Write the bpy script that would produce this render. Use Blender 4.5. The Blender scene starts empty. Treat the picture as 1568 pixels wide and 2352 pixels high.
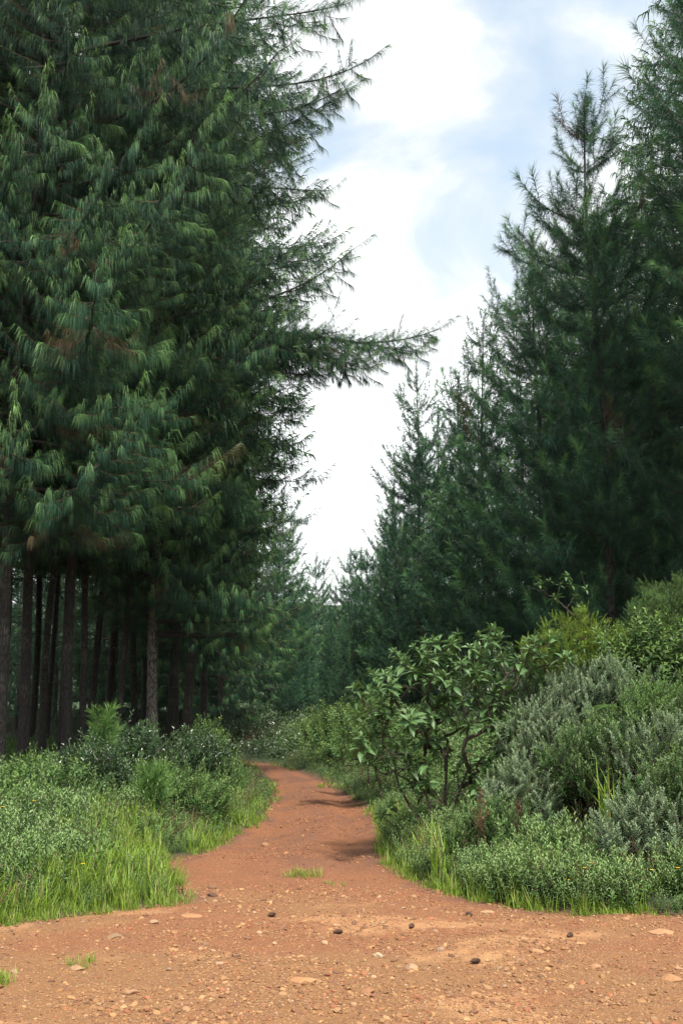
import bpy, math, random
import numpy as np
from mathutils import Vector
R = math.radians
rng = np.random.default_rng(11)
C = bpy.context.scene.collection
S = bpy.context.scene

# ------------------------------------------------------------------ camera
CAMH, PITCH, FOC = 1.65, R(11.46), 1024 * 35 / 36.0
cd = bpy.data.cameras.new('camera'); cam = bpy.data.objects.new('camera', cd); C.objects.link(cam)
cd.sensor_fit = 'VERTICAL'; cd.sensor_height = 36; cd.sensor_width = 24; cd.lens = 35
cd.clip_end = 3000; cd.clip_start = 0.05
cam.location = (0, 0, CAMH); cam.rotation_euler = (math.pi / 2 + PITCH, 0, 0)
S.camera = cam
# ------------------------------------------------------------------ exposure
S.view_settings.view_transform = 'Standard'; S.view_settings.look = 'None'
S.view_settings.gamma = 1; S.view_settings.exposure = 0.9
S.cycles.max_bounces = 6; S.cycles.diffuse_bounces = 3; S.cycles.glossy_bounces = 2
S.cycles.transmission_bounces = 3; S.cycles.transparent_max_bounces = 4
S.cycles.caustics_reflective = False; S.cycles.caustics_refractive = False
S.cycles.use_denoising = True
# ------------------------------------------------------------------ world: sky behind broken bright cloud
SUN_EL, SUN_AZ = R(60), R(160)          # azimuth measured clockwise from +Y
W = bpy.data.worlds.new('World'); S.world = W; W.use_nodes = True
nt = W.node_tree; nt.nodes.clear()
N = nt.nodes.new; Lk = nt.links.new
out = N('ShaderNodeOutputWorld'); bg = N('ShaderNodeBackground'); bg2 = N('ShaderNodeBackground'); mx = N('ShaderNodeMixShader')
sky = N('ShaderNodeTexSky'); sky.sky_type = 'NISHITA'; sky.sun_disc = False
sky.sun_elevation = SUN_EL; sky.sun_rotation = SUN_AZ; sky.air_density = 1.0; sky.dust_density = 0.6; sky.ozone_density = 1.6
tint = N('ShaderNodeVectorMath'); tint.operation = 'MULTIPLY'; Lk(sky.outputs[0], tint.inputs[0]); tint.inputs[1].default_value = (0.78, 1.16, 1.10); Lk(tint.outputs[0], bg.inputs[0]); bg.inputs[1].default_value = 0.14
bg2.inputs[0].default_value = (0.955, 0.98, 1.0, 1)
tc = N('ShaderNodeTexCoord'); sep = N('ShaderNodeSeparateXYZ'); Lk(tc.outputs['Generated'], sep.inputs[0])
def wmath(op, a, b=None, clamp=False):
    m = N('ShaderNodeMath'); m.operation = op; m.use_clamp = clamp
    for i, v in enumerate((a, b)):
        if v is None: continue
        if isinstance(v, (int, float)): m.inputs[i].default_value = v
        else: Lk(v, m.inputs[i])
    return m.outputs[0]
zz = wmath('ADD', wmath('MAXIMUM', sep.outputs[2], 0.0), 0.22)
cmb = N('ShaderNodeCombineXYZ'); Lk(wmath('DIVIDE', sep.outputs[0], zz), cmb.inputs[0]); Lk(wmath('DIVIDE', sep.outputs[1], zz), cmb.inputs[1])
cmb.inputs[2].default_value = 4.6
no = N('ShaderNodeTexNoise'); no.inputs['Scale'].default_value = 2.6; no.inputs['Detail'].default_value = 9; no.inputs['Roughness'].default_value = 0.55
no.inputs['Distortion'].default_value = 0.5
Lk(cmb.outputs[0], no.inputs['Vector'])
# cloud thickens towards the horizon
bias = wmath('MAXIMUM', wmath('MULTIPLY', wmath('SUBTRACT', 0.50, sep.outputs[2]), 1.3), -0.06)
dens = wmath('ADD', no.outputs[0], bias)
rmp = N('ShaderNodeMapRange'); rmp.interpolation_type = 'SMOOTHSTEP'; Lk(dens, rmp.inputs[0])
rmp.inputs[1].default_value = 0.30; rmp.inputs[2].default_value = 0.60; rmp.inputs[3].default_value = 0.48; rmp.inputs[4].default_value = 1.0
Lk(rmp.outputs[0], mx.inputs[0]); Lk(bg.outputs[0], mx.inputs[1]); Lk(bg2.outputs[0], mx.inputs[2])
st = N('ShaderNodeMapRange'); Lk(dens, st.inputs[0]); st.inputs[1].default_value = 0.45; st.inputs[2].default_value = 0.8
st.inputs[3].default_value = 0.58; st.inputs[4].default_value = 0.98
dt = N('ShaderNodeVectorMath'); dt.operation = 'DOT_PRODUCT'; Lk(tc.outputs['Generated'], dt.inputs[0])   # cloud is brighter round the veiled sun
dt.inputs[1].default_value = (math.sin(SUN_AZ) * math.cos(SUN_EL), math.cos(SUN_AZ) * math.cos(SUN_EL), math.sin(SUN_EL))
gl_ = N('ShaderNodeMapRange'); gl_.interpolation_type = 'SMOOTHSTEP'; Lk(dt.outputs['Value'], gl_.inputs[0]); gl_.inputs[1].default_value = 0.1; gl_.inputs[2].default_value = 1.0; gl_.inputs[4].default_value = 0.30
Lk(wmath('ADD', st.outputs[0], gl_.outputs[0]), bg2.inputs[1]); Lk(mx.outputs[0], out.inputs[0])
# ------------------------------------------------------------------ sun (veiled)
sl = bpy.data.lights.new('sun', 'SUN'); sl.energy = 4.0; sl.angle = R(10); sl.color = (1.0, 0.94, 0.84)
so = bpy.data.objects.new('sun', sl); C.objects.link(so)
sv = Vector((math.sin(SUN_AZ) * math.cos(SUN_EL), math.cos(SUN_AZ) * math.cos(SUN_EL), math.sin(SUN_EL)))
so.rotation_euler = sv.to_track_quat('Z', 'Y').to_euler(); so.location = (10, 5, 40)

# ------------------------------------------------------------------ helpers: numbers
def ss(x, a=0.0, b=1.0):
    t = np.clip((np.asarray(x, float) - a) / (b - a), 0, 1); return t * t * (3 - 2 * t)
_tab = np.random.default_rng(5).random((256, 256))
def vnoise(x, y, s=0):
    x = np.asarray(x, float) + s * 17.3; y = np.asarray(y, float) + s * 9.7
    xi = np.floor(x).astype(int); yi = np.floor(y).astype(int); fx = x - xi; fy = y - yi
    fx = fx * fx * (3 - 2 * fx); fy = fy * fy * (3 - 2 * fy)
    g = lambda a, b: _tab[a % 256, b % 256]
    return (g(xi, yi) * (1 - fx) + g(xi + 1, yi) * fx) * (1 - fy) + (g(xi, yi + 1) * (1 - fx) + g(xi + 1, yi + 1) * fx) * fy
def fbm(x, y, o=4, s=0):
    r = 0; a = 0.5; f = 1.0
    for i in range(o): r = r + a * vnoise(x * f, y * f, s + i); a *= 0.5; f *= 2.03
    return r / (1 - 0.5 ** o)
cp, sp = math.cos(PITCH), math.sin(PITCH)
def ray(px, py):                                    # photo position (682 x 1024) to a direction
    u = (px - 341) / FOC; v = (512 - py) / FOC
    return np.array([u, cp - v * sp, sp + v * cp])
def at(px, py, z=0.0):
    d = ray(px, py); t = (z - CAMH) / d[2]; return d[0] * t, d[1] * t
def P(X, Y, z=0.0): return at(X * 682 / 1568, Y * 682 / 1568, z)
def tipat(X, Y, y):                                 # point seen there that stands y metres ahead
    d = ray(X * 682 / 1568, Y * 682 / 1568); t = y / d[1]
    return np.array([d[0] * t, y, CAMH + d[2] * t])

# ------------------------------------------------------------------ road outline
left_e = [(0, 2135), (180, 2112), (320, 2095), (410, 2085), (440, 2068), (425, 2035), (400, 2010), (388, 1985), (420, 1975), (480, 1965), (560, 1915), (610, 1880), (635, 1830), (625, 1790), (590, 1765), (572, 1757)]
right_e = [(620, 1757), (640, 1765), (690, 1775), (740, 1795), (790, 1830), (850, 1870), (870, 1900), (872, 1950), (880, 1985), (940, 2025), (1050, 2065), (1200, 2092), (1330, 2105), (1450, 2105), (1568, 2112)]
poly = [(-26, -9), (-26, 7.2)] + [P(*p) for p in left_e]
poly += [(-6.0, 35.3), (-9.5, 36.6), (-11.0, 39.0), (-9.0, 39.4), (-6.8, 38.0), (-4.2, 36.9)]
poly += [P(*p) for p in right_e] + [(26, 10.0), (26, -9)]
poly = np.array(poly)
def sdist(x, y):                                    # signed distance to the road, negative on it
    x = np.asarray(x, float); y = np.asarray(y, float)
    d2 = np.full(x.shape, 1e9); ins = np.zeros(x.shape, bool)
    for i in range(len(poly)):
        ax, ay = poly[i]; bx, by = poly[(i + 1) % len(poly)]
        ex, ey = bx - ax, by - ay
        t = np.clip(((x - ax) * ex + (y - ay) * ey) / (ex * ex + ey * ey + 1e-12), 0, 1)
        d2 = np.minimum(d2, (x - ax - ex * t) ** 2 + (y - ay - ey * t) ** 2)
        if ay != by:
            c = ((ay > y) != (by > y)) & (x < (bx - ax) * (y - ay) / (by - ay) + ax); ins ^= c
    return np.where(ins, -1, 1) * np.sqrt(d2)
_le, _re = np.array([P(*p) for p in left_e[6:]]), np.array([P(*p) for p in right_e[::-1][4:]])
_cy = np.linspace(10.5, 33.5, 24); _cx = (np.interp(_cy, *np.sort(_le, 0)[:, ::-1].T[:1], _le[:, 0]) if False else np.array([(np.interp(q, np.maximum.accumulate(_le[:, 1]), _le[:, 0]) + np.interp(q, np.maximum.accumulate(_re[::-1][:, 1]) if _re[0, 1] > _re[-1, 1] else np.maximum.accumulate(_re[:, 1]), _re[::-1][:, 0] if _re[0, 1] > _re[-1, 1] else _re[:, 0])) / 2 for q in _cy]))
_cx = np.convolve(np.pad(_cx, 2, 'edge'), np.ones(5) / 5, 'valid')
def centre_x(y): return np.interp(y, np.r_[0, 9, _cy, 60, 200], np.r_[0.2, 0.1, _cx, -1.0, 0.0])
def ground_h(x, y, sd=None):
    x = np.asarray(x, float); y = np.asarray(y, float)
    if sd is None: sd = sdist(x, y)
    s = np.maximum(sd, 0)
    w = ss(x - centre_x(y), -0.6, 0.6)
    far = ss(y, 35, 41)
    hl = 0.16 * ss(s, 0, 0.8) + 0.22 * ss(s, 0.5, 4)
    hr = 0.16 * ss(s, 0, 0.7) + 1.15 * ss(s, 0.6, 4.2) + 0.55 * ss(s, 4, 12)
    near = hl * (1 - w) + hr * w
    hf = 0.15 * ss(s, 0, 0.8) + 0.8 * ss(s, 0.5, 8) + 0.02 * np.clip(y - 40, 0, 400)
    h = near * (1 - far) + np.maximum(hf, near * 0.8) * far
    h = h + ss(s, 0, 1.5) * (fbm(x * 0.6, y * 0.6, 3, 4) - 0.5) * 0.25
    h = h + ss(np.hypot(x, y), 90, 300) * 26 * (0.4 + fbm(x * .01, y * .01, 3, 8))
    return h - 0.03 * (sd < 0) - 0.10 * ss(-sd, 0.05, 0.35)
def gh(x, y): return float(ground_h(np.array([x]), np.array([y]))[0])
def hit(px, py, dz=0.0):                            # where that line of sight meets the ground (raised by dz)
    d = ray(px, py); t = np.linspace(4, 60, 2400); x = d[0] * t; y = d[1] * t; z = CAMH + d[2] * t
    k = np.argmax(z < ground_h(x, y) + dz); return np.array([x[k], y[k], z[k]])

# ------------------------------------------------------------------ helpers: meshes
class Geo:
    def __init__(s): s.V = []; s.Q = []; s.T = []; s.A = []; s.n = 0
    def add(s, V, Q=None, T=None, A=None):
        V = np.asarray(V, float).reshape(-1, 3)
        if Q is not None and len(Q): s.Q.append(np.asarray(Q, int) + s.n)
        if T is not None and len(T): s.T.append(np.asarray(T, int) + s.n)
        if A is None: A = np.zeros((len(V), 3))
        A = np.asarray(A, float)
        if A.ndim == 1: A = np.tile(A, (len(V), 1))
        s.V.append(V); s.A.append(A); s.n += len(V)
    def tmpl(s):
        z = lambda L, k: np.concatenate(L) if L else np.zeros((0, k), int)
        return np.concatenate(s.V), z(s.Q, 4), z(s.T, 3), np.concatenate(s.A)
    def place(s, tm, pos, M, dA=None):              # many copies of a template
        V, Q, T, A = tm; k = len(pos); n = len(V)
        if k == 0: return
        VV = np.einsum('kij,nj->kni', M, V) + pos[:, None, :]
        off = (np.arange(k) * n)[:, None, None]
        AA = np.tile(A[None], (k, 1, 1))
        if dA is not None: AA = AA + dA[:, None, :]
        s.add(VV.reshape(-1, 3), (Q[None] + off).reshape(-1, 4), (T[None] + off).reshape(-1, 3), AA.reshape(-1, 3))
    def mesh(s, name, mat, smooth=False):
        V, Q, T, A = s.tmpl(); me = bpy.data.meshes.new(name)
        me.vertices.add(len(V)); me.vertices.foreach_set('co', V.astype(np.float32).ravel())
        nl = len(Q) * 4 + len(T) * 3; me.loops.add(nl)
        me.loops.foreach_set('vertex_index', np.concatenate([Q.ravel(), T.ravel()]).astype(np.int32))
        me.polygons.add(len(Q) + len(T))
        me.polygons.foreach_set('loop_start', np.concatenate([np.arange(len(Q)) * 4, len(Q) * 4 + np.arange(len(T)) * 3]).astype(np.int32))
        me.update(calc_edges=True)
        at_ = me.attributes.new('tint', 'FLOAT_VECTOR', 'POINT'); at_.data.foreach_set('vector', A.astype(np.float32).ravel())
        me.polygons.foreach_set('use_smooth', np.full(len(me.polygons), bool(smooth)))
        me.materials.append(mat); return me
def link(name, me, parent=None, loc=(0, 0, 0), rz=0.0, sc=1.0):
    o = bpy.data.objects.new(name, me); C.objects.link(o); o.location = loc; o.rotation_euler = (0, 0, rz)
    if sc != 1.0: o.scale = (sc, sc, sc)
    if parent: o.parent = parent
    return o
def tag(o, label=None, cat=None, group=None, kind=None):
    if label: o['label'] = label
    if cat: o['category'] = cat
    if group: o['group'] = group
    if kind: o['kind'] = kind
    return o
def thing(name, loc, label, cat, group=None, rz=0.0, sc=1.0):
    return tag(link(name, None, None, loc, rz, sc), label, cat, group)
def tube(g, pts, rad, k=5, A=(0, 0, 0), cap=True):
    pts = np.asarray(pts, float); n = len(pts); rad = np.broadcast_to(rad, (n,))
    d = np.gradient(pts, axis=0); d /= np.linalg.norm(d, axis=1)[:, None] + 1e-9
    ref = np.where(np.abs(d[:, 2:3]) > 0.9, np.array([[1.0, 0, 0]]), np.array([[0, 0, 1.0]]))
    if abs(d[:, 2]).max() > 0.9 and abs(d[:, 2]).min() < 0.95: ref = np.tile([[0.3, 0.9, 0.31]], (n, 1))
    u = np.cross(d, ref); u /= np.linalg.norm(u, axis=1)[:, None] + 1e-9; v = np.cross(d, u)
    a = np.arange(k) * 2 * math.pi / k
    V = pts[:, None, :] + rad[:, None, None] * (np.cos(a)[None, :, None] * u[:, None] + np.sin(a)[None, :, None] * v[:, None])
    i = np.arange(n - 1)[:, None]; j = np.arange(k)[None]; j2 = (j + 1) % k
    Q = np.stack([i * k + j, i * k + j2, (i + 1) * k + j2, (i + 1) * k + j], -1).reshape(-1, 4)
    g.add(V.reshape(-1, 3), Q, None, np.asarray(A, float))
def rotz(a):
    a = np.asarray(a, float); c, s = np.cos(a), np.sin(a); M = np.zeros(a.shape + (3, 3))
    M[..., 0, 0] = c; M[..., 0, 1] = -s; M[..., 1, 0] = s; M[..., 1, 1] = c; M[..., 2, 2] = 1; return M
def roty(a):
    a = np.asarray(a, float); c, s = np.cos(a), np.sin(a); M = np.zeros(a.shape + (3, 3))
    M[..., 0, 0] = c; M[..., 0, 2] = s; M[..., 2, 0] = -s; M[..., 2, 2] = c; M[..., 1, 1] = 1; return M
def nrm(v): return v / (np.linalg.norm(v, axis=-1, keepdims=True) + 1e-9)

# ------------------------------------------------------------------ materials
def newmat(name):
    m = bpy.data.materials.new(name); m.use_nodes = True; t = m.node_tree; t.nodes.clear()
    return m, t
class NB:
    def __init__(s, t): s.t = t
    def n(s, ty, **kw):
        x = s.t.nodes.new(ty)
        for k, v in kw.items():
            if k.startswith('i_'): x.inputs[k[2:].replace('_', ' ')].default_value = v
            else: setattr(x, k, v)
        return x
    def l(s, a, b): s.t.links.new(a, b)
    def mix(s, f, a, b):
        m = s.n('ShaderNodeMix', data_type='RGBA')
        for i, v in ((0, f), (6, a), (7, b)):
            if isinstance(v, (tuple, list)): m.inputs[i].default_value = tuple(v) + ((1,) if len(v) == 3 else ())
            elif isinstance(v, (int, float)): m.inputs[i].default_value = v
            else: s.l(v, m.inputs[i])
        return m.outputs[2]
    def m(s, op, a, b=0.0, clamp=False):
        x = s.n('ShaderNodeMath', operation=op, use_clamp=clamp)
        for i, v in enumerate((a, b)):
            if isinstance(v, (int, float)): x.inputs[i].default_value = v
            else: s.l(v, x.inputs[i])
        return x.outputs[0]
    def mr(s, v, a, b, c=0.0, d=1.0):
        x = s.n('ShaderNodeMapRange'); s.l(v, x.inputs[0])
        for i, k in enumerate((a, b, c, d)): x.inputs[i + 1].default_value = k
        return x.outputs[0]
    def noise(s, vec, scale, detail=4, rough=0.5, out=0):
        x = s.n('ShaderNodeTexNoise', i_Scale=scale, i_Detail=detail, i_Roughness=rough)
        if vec is not None: s.l(vec, x.inputs['Vector'])
        return x.outputs[out]
def leafmat(name, dark, light, tip, wood=(0.05, 0.035, 0.025), rough=0.5, trans=0.25, spec=0.35):
    """tint.x = leaf to leaf variation, tint.y = young growth, on pines also painted-in lit tips, tint.z = woody"""
    m, t = newmat(name); b = NB(t)
    a = b.n('ShaderNodeAttribute', attribute_name='tint'); sp_ = b.n('ShaderNodeSeparateXYZ'); b.l(a.outputs['Vector'], sp_.inputs[0])
    c = b.mix(b.m('ADD', sp_.outputs[0], 0.0, True), dark, light)
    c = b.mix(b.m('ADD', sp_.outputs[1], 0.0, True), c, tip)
    c = b.mix(b.m('ADD', sp_.outputs[2], 0.0, True), c, wood)
    p = b.n('ShaderNodeBsdfPrincipled'); b.l(c, p.inputs['Base Color']); p.inputs['Roughness'].default_value = rough
    p.inputs['Specular IOR Level'].default_value = spec
    tr = b.n('ShaderNodeBsdfTranslucent'); b.l(b.mix(0.35, c, (0.09, 0.16, 0.03)), tr.inputs[0])
    mx_ = b.n('ShaderNodeMixShader'); mx_.inputs[0].default_value = trans; b.l(p.outputs[0], mx_.inputs[1]); b.l(tr.outputs[0], mx_.inputs[2])
    o = b.n('ShaderNodeOutputMaterial'); b.l(mx_.outputs[0], o.inputs[0]); return m
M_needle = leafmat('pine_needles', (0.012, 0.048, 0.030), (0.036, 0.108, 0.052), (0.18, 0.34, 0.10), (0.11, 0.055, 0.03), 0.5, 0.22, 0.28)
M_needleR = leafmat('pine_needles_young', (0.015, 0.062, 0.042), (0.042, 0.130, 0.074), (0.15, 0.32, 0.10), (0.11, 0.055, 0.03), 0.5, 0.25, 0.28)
M_herb = leafmat('herb_leaves', (0.030, 0.088, 0.018), (0.145, 0.27, 0.062), (0.40, 0.56, 0.22), (0.09, 0.07, 0.04), 0.55, 0.25)
M_grass = leafmat('grass_blades', (0.13, 0.22, 0.022), (0.25, 0.38, 0.045), (0.30, 0.27, 0.10), (0.16, 0.11, 0.05), 0.5, 0.3)
M_silver = leafmat('silver_leaves', (0.10, 0.165, 0.085), (0.26, 0.36, 0.19), (0.45, 0.56, 0.34), (0.10, 0.07, 0.05), 0.7, 0.15)
M_dark = leafmat('dark_shrub_leaves', (0.025, 0.06, 0.022), (0.06, 0.12, 0.045), (0.12, 0.20, 0.06), (0.05, 0.035, 0.025), 0.33, 0.18, 0.6)
M_big = leafmat('broad_leaves', (0.035, 0.09, 0.024), (0.08, 0.17, 0.045), (0.26, 0.38, 0.15), (0.10, 0.08, 0.05), 0.45, 0.25, 0.4)
M_lime = leafmat('fine_green_leaves', (0.11, 0.19, 0.02), (0.22, 0.34, 0.035), (0.34, 0.46, 0.06), (0.12, 0.06, 0.03), 0.5, 0.3)
M_mid = leafmat('mid_green_leaves', (0.055, 0.13, 0.03), (0.14, 0.25, 0.065), (0.26, 0.38, 0.10), (0.06, 0.04, 0.03), 0.5, 0.28)
M_dry = leafmat('dry_stalk', (0.12, 0.06, 0.035), (0.22, 0.13, 0.08), (0.25, 0.16, 0.08), (0.10, 0.06, 0.04), 0.8, 0.1)
def barkmat(name, c1, c2, sc=1.0):
    m, t = newmat(name); b = NB(t); tcn = b.n('ShaderNodeTexCoord'); mp = b.n('ShaderNodeMapping'); b.l(tcn.outputs['Object'], mp.inputs[0])
    mp.inputs['Scale'].default_value = (sc, sc, 0.22 * sc)
    vo = b.n('ShaderNodeTexVoronoi', feature='DISTANCE_TO_EDGE', i_Scale=26.0); b.l(mp.outputs[0], vo.inputs['Vector'])
    n1 = b.noise(mp.outputs[0], 9, 6, 0.6); n2 = b.noise(tcn.outputs['Object'], 1.3, 4, 0.6)
    crack = b.mr(vo.outputs[0], 0.0, 0.18)
    c = b.mix(n1, c1, c2); c = b.mix(b.mr(n2, 0.52, 0.75, 0, 0.7), c, (0.20, 0.19, 0.15))
    c = b.mix(crack, (0.02, 0.014, 0.010), c)
    p = b.n('ShaderNodeBsdfPrincipled'); b.l(c, p.inputs['Base Color']); p.inputs['Roughness'].default_value = 0.9
    bu = b.n('ShaderNodeBump'); bu.inputs['Strength'].default_value = 0.9; bu.inputs['Distance'].default_value = 0.02
    b.l(b.m('ADD', crack, b.m('MULTIPLY', n1, 0.6)), bu.inputs['Height']); b.l(bu.outputs[0], p.inputs['Normal'])
    o = b.n('ShaderNodeOutputMaterial'); b.l(p.outputs[0], o.inputs[0]); return m
M_bark = barkmat('pine_bark', (0.13, 0.11, 0.09), (0.27, 0.24, 0.205))  # paler copy: light on the front trunk is put into its colour
M_bark_shade = barkmat('shaded_pine_bark', (0.022, 0.019, 0.017), (0.060, 0.051, 0.045))  # same bark darkened in colour to imitate shade under the canopy
M_limb = barkmat('limb_bark', (0.05, 0.036, 0.028), (0.10, 0.075, 0.06), 2)
M_stem = barkmat('shrub_bark', (0.06, 0.045, 0.028), (0.13, 0.10, 0.06), 4)

def groundmat():
    m, t = newmat('ground_soil'); b = NB(t); tcn = b.n('ShaderNodeTexCoord'); v = tcn.outputs['Object']
    a = b.n('ShaderNodeAttribute', attribute_name='tint'); s_ = b.n('ShaderNodeSeparateXYZ'); b.l(a.outputs['Vector'], s_.inputs[0])
    n1 = b.noise(v, 6, 8, 0.65); n2 = b.noise(v, 45, 6, 0.7)
    soil = b.mix(n1, (0.10, 0.05, 0.025), (0.20, 0.10, 0.05)); litter_shade = b.mix(n1, (0.035, 0.022, 0.014), (0.11, 0.065, 0.04))
    green = b.mix(n2, (0.015, 0.035, 0.012), (0.05, 0.085, 0.025))
    c = b.mix(s_.outputs[0], soil, green); c = b.mix(s_.outputs[1], c, litter_shade)
    p = b.n('ShaderNodeBsdfPrincipled'); b.l(c, p.inputs['Base Color']); p.inputs['Roughness'].default_value = 0.95
    bu = b.n('ShaderNodeBump'); bu.inputs['Strength'].default_value = 1.0; bu.inputs['Distance'].default_value = 0.05
    b.l(b.m('ADD', n1, n2), bu.inputs['Height']); b.l(bu.outputs[0], p.inputs['Normal'])
    o = b.n('ShaderNodeOutputMaterial'); b.l(p.outputs[0], o.inputs[0]); return m
def roadmat():
    """tint.x = red clay (1) against tan gravel (0); tint.y = damp dark dirt; tint.z = pale worn patch"""
    m, t = newmat('road_dirt'); b = NB(t); tcn = b.n('ShaderNodeTexCoord'); v = tcn.outputs['Object']
    a = b.n('ShaderNodeAttribute', attribute_name='tint'); s_ = b.n('ShaderNodeSeparateXYZ'); b.l(a.outputs['Vector'], s_.inputs[0])
    n1 = b.noise(v, 3.5, 8, 0.62); n2 = b.noise(v, 38, 8, 0.75); n3 = b.noise(v, 170, 4, 0.7)
    vo = b.n('ShaderNodeTexVoronoi', i_Scale=62.0, i_Randomness=1.0); b.l(v, vo.inputs['Vector'])
    tan = b.mix(n1, (0.225, 0.098, 0.030), (0.39, 0.188, 0.058)); red = b.mix(n1, (0.215, 0.064, 0.018), (0.36, 0.120, 0.033))
    c = b.mix(s_.outputs[0], tan, red)
    c = b.mix(b.mr(n2, 0.38, 0.72), b.mix(0.6, c, (0.12, 0.055, 0.03)), c)
    sepc = b.n('ShaderNodeSeparateColor'); b.l(vo.outputs['Color'], sepc.inputs[0])
    grain = b.mix(sepc.outputs[0], (0.26, 0.14, 0.08), (0.56, 0.36, 0.21))
    gm = b.m('MULTIPLY', b.mr(vo.outputs['Distance'], 0.42, 0.25), b.mr(sepc.outputs[1], 0.45, 0.6))
    c = b.mix(b.m('MULTIPLY', gm, 0.75), c, grain)
    c = b.mix(b.mr(n3, 0.3, 0.7, 0.25, 0.0), c, (0.10, 0.045, 0.025))
    c = b.mix(b.m('MULTIPLY', s_.outputs[1], 0.8), c, (0.125, 0.055, 0.035))
    c = b.mix(b.m('MULTIPLY', s_.outputs[2], 0.5), c, (0.50, 0.27, 0.12))
    p = b.n('ShaderNodeBsdfPrincipled'); b.l(c, p.inputs['Base Color']); p.inputs['Roughness'].default_value = 0.92
    bu = b.n('ShaderNodeBump'); bu.inputs['Strength'].default_value = 0.9; bu.inputs['Distance'].default_value = 0.012
    h = b.m('ADD', b.m('MULTIPLY', b.mr(vo.outputs['Distance'], 0.6, 0.0), 0.6), b.m('ADD', n2, b.m('MULTIPLY', n3, 0.4)))
    b.l(h, bu.inputs['Height']); b.l(bu.outputs[0], p.inputs['Normal'])
    o = b.n('ShaderNodeOutputMaterial'); b.l(p.outputs[0], o.inputs[0]); return m
def stonemat(name):
    """tint = the stone's own colour"""
    m, t = newmat(name); b = NB(t); a = b.n('ShaderNodeAttribute', attribute_name='tint')
    tcn = b.n('ShaderNodeTexCoord'); n1 = b.noise(tcn.outputs['Object'], 60, 5, 0.7)
    c = b.mix(b.mr(n1, 0.3, 0.7, 0.35, 0), a.outputs['Color'], (0.16, 0.075, 0.04))
    p = b.n('ShaderNodeBsdfPrincipled'); b.l(c, p.inputs['Base Color']); p.inputs['Roughness'].default_value = 0.85
    bu = b.n('ShaderNodeBump'); bu.inputs['Strength'].default_value = 0.6; bu.inputs['Distance'].default_value = 0.01
    b.l(n1, bu.inputs['Height']); b.l(bu.outputs[0], p.inputs['Normal'])
    o = b.n('ShaderNodeOutputMaterial'); b.l(p.outputs[0], o.inputs[0]); return m
M_ground, M_road, M_stone = groundmat(), roadmat(), stonemat('stone')
def plain(name, col, rough=0.6):
    m, t = newmat(name); b = NB(t); tcn = b.n('ShaderNodeTexCoord'); n1 = b.noise(tcn.outputs['Object'], 80, 4)
    p = b.n('ShaderNodeBsdfPrincipled'); b.l(b.mix(n1, tuple(x * 0.75 for x in col), tuple(min(1, x * 1.2) for x in col)), p.inputs['Base Color'])
    p.inputs['Roughness'].default_value = rough; o = b.n('ShaderNodeOutputMaterial'); b.l(p.outputs[0], o.inputs[0]); return m
M_petal, M_fcent, M_cone = plain('yellow_petals', (0.80, 0.48, 0.02)), plain('flower_centre', (0.55, 0.22, 0.01)), plain('cone_scales', (0.09, 0.045, 0.028), 0.8)

# ------------------------------------------------------------------ ground and road
def grid_mesh(name, xs, ys, hf, tf, mat, keep=None):
    X, Y = np.meshgrid(xs, ys, indexing='xy'); nx, ny = len(xs), len(ys)
    sd = sdist(X, Y); Z = hf(X, Y, sd); A = tf(X, Y, sd)
    i, j = np.meshgrid(np.arange(nx - 1), np.arange(ny - 1), indexing='xy'); b0 = j * nx + i
    Q = np.stack([b0, b0 + 1, b0 + nx + 1, b0 + nx], -1).reshape(-1, 4)
    V = np.stack([X, Y, Z], -1).reshape(-1, 3); A = A.reshape(-1, 3)
    if keep is not None:
        k = keep(X, Y, sd).ravel(); Q = Q[k[Q].all(1)]; u, inv = np.unique(Q, return_inverse=True); V = V[u]; A = A[u]; Q = inv.reshape(-1, 4)
    g = Geo(); g.add(V, Q, None, A); return g.mesh(name, mat, True)
hollow = lambda x, y: np.exp(-(((x - 2.75) / .85) ** 2 + ((y - 10.6) / .75) ** 2))  # gap in the bank plants, its ground coloured dark to imitate shade
def forest_mask(x, y): 
    l = ss(-x + np.interp(y, [10, 18, 25, 33, 36], [-7, -5.6, -4.2, -3.8, -3.8]), -0.3, 1.2) * (1 - ss(y, 33.5, 35))
    r = ss(x - np.interp(y, [10, 18, 25, 40, 60], [7.5, 6.5, 5.2, 4.0, 2.8]), -0.5, 1.2)
    f = ss(y, 41, 43.5)
    return np.maximum(np.maximum(l, r), f)
xs = np.sinh(np.linspace(-1, 1, 300) * 5.2) / np.sinh(5.2) * 420
ys = np.concatenate([np.linspace(-380, -6, 20), np.linspace(-5, 7, 18)[:-1], np.geomspace(7, 45, 190)[:-1], np.geomspace(45, 700, 60)])
def gt(X, Y, sd):
    f = forest_mask(X, Y); g_ = ss(sd, 0.02, 0.35) * (1 - f)
    f = np.maximum(f, ss(hollow(X, Y), .2, .5)); fr = ss(np.hypot(X, Y), 62, 80); return np.stack([np.maximum(g_, fr), f * ss(sd, 0.2, 1) * (1 - fr), 0 * X], -1)  # forest litter tone, also painted into the bank hollow as its shade
tag(link('ground', grid_mesh('ground', xs, ys, lambda x, y, s: ground_h(x, y, s), gt, M_ground)), kind='structure')

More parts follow.
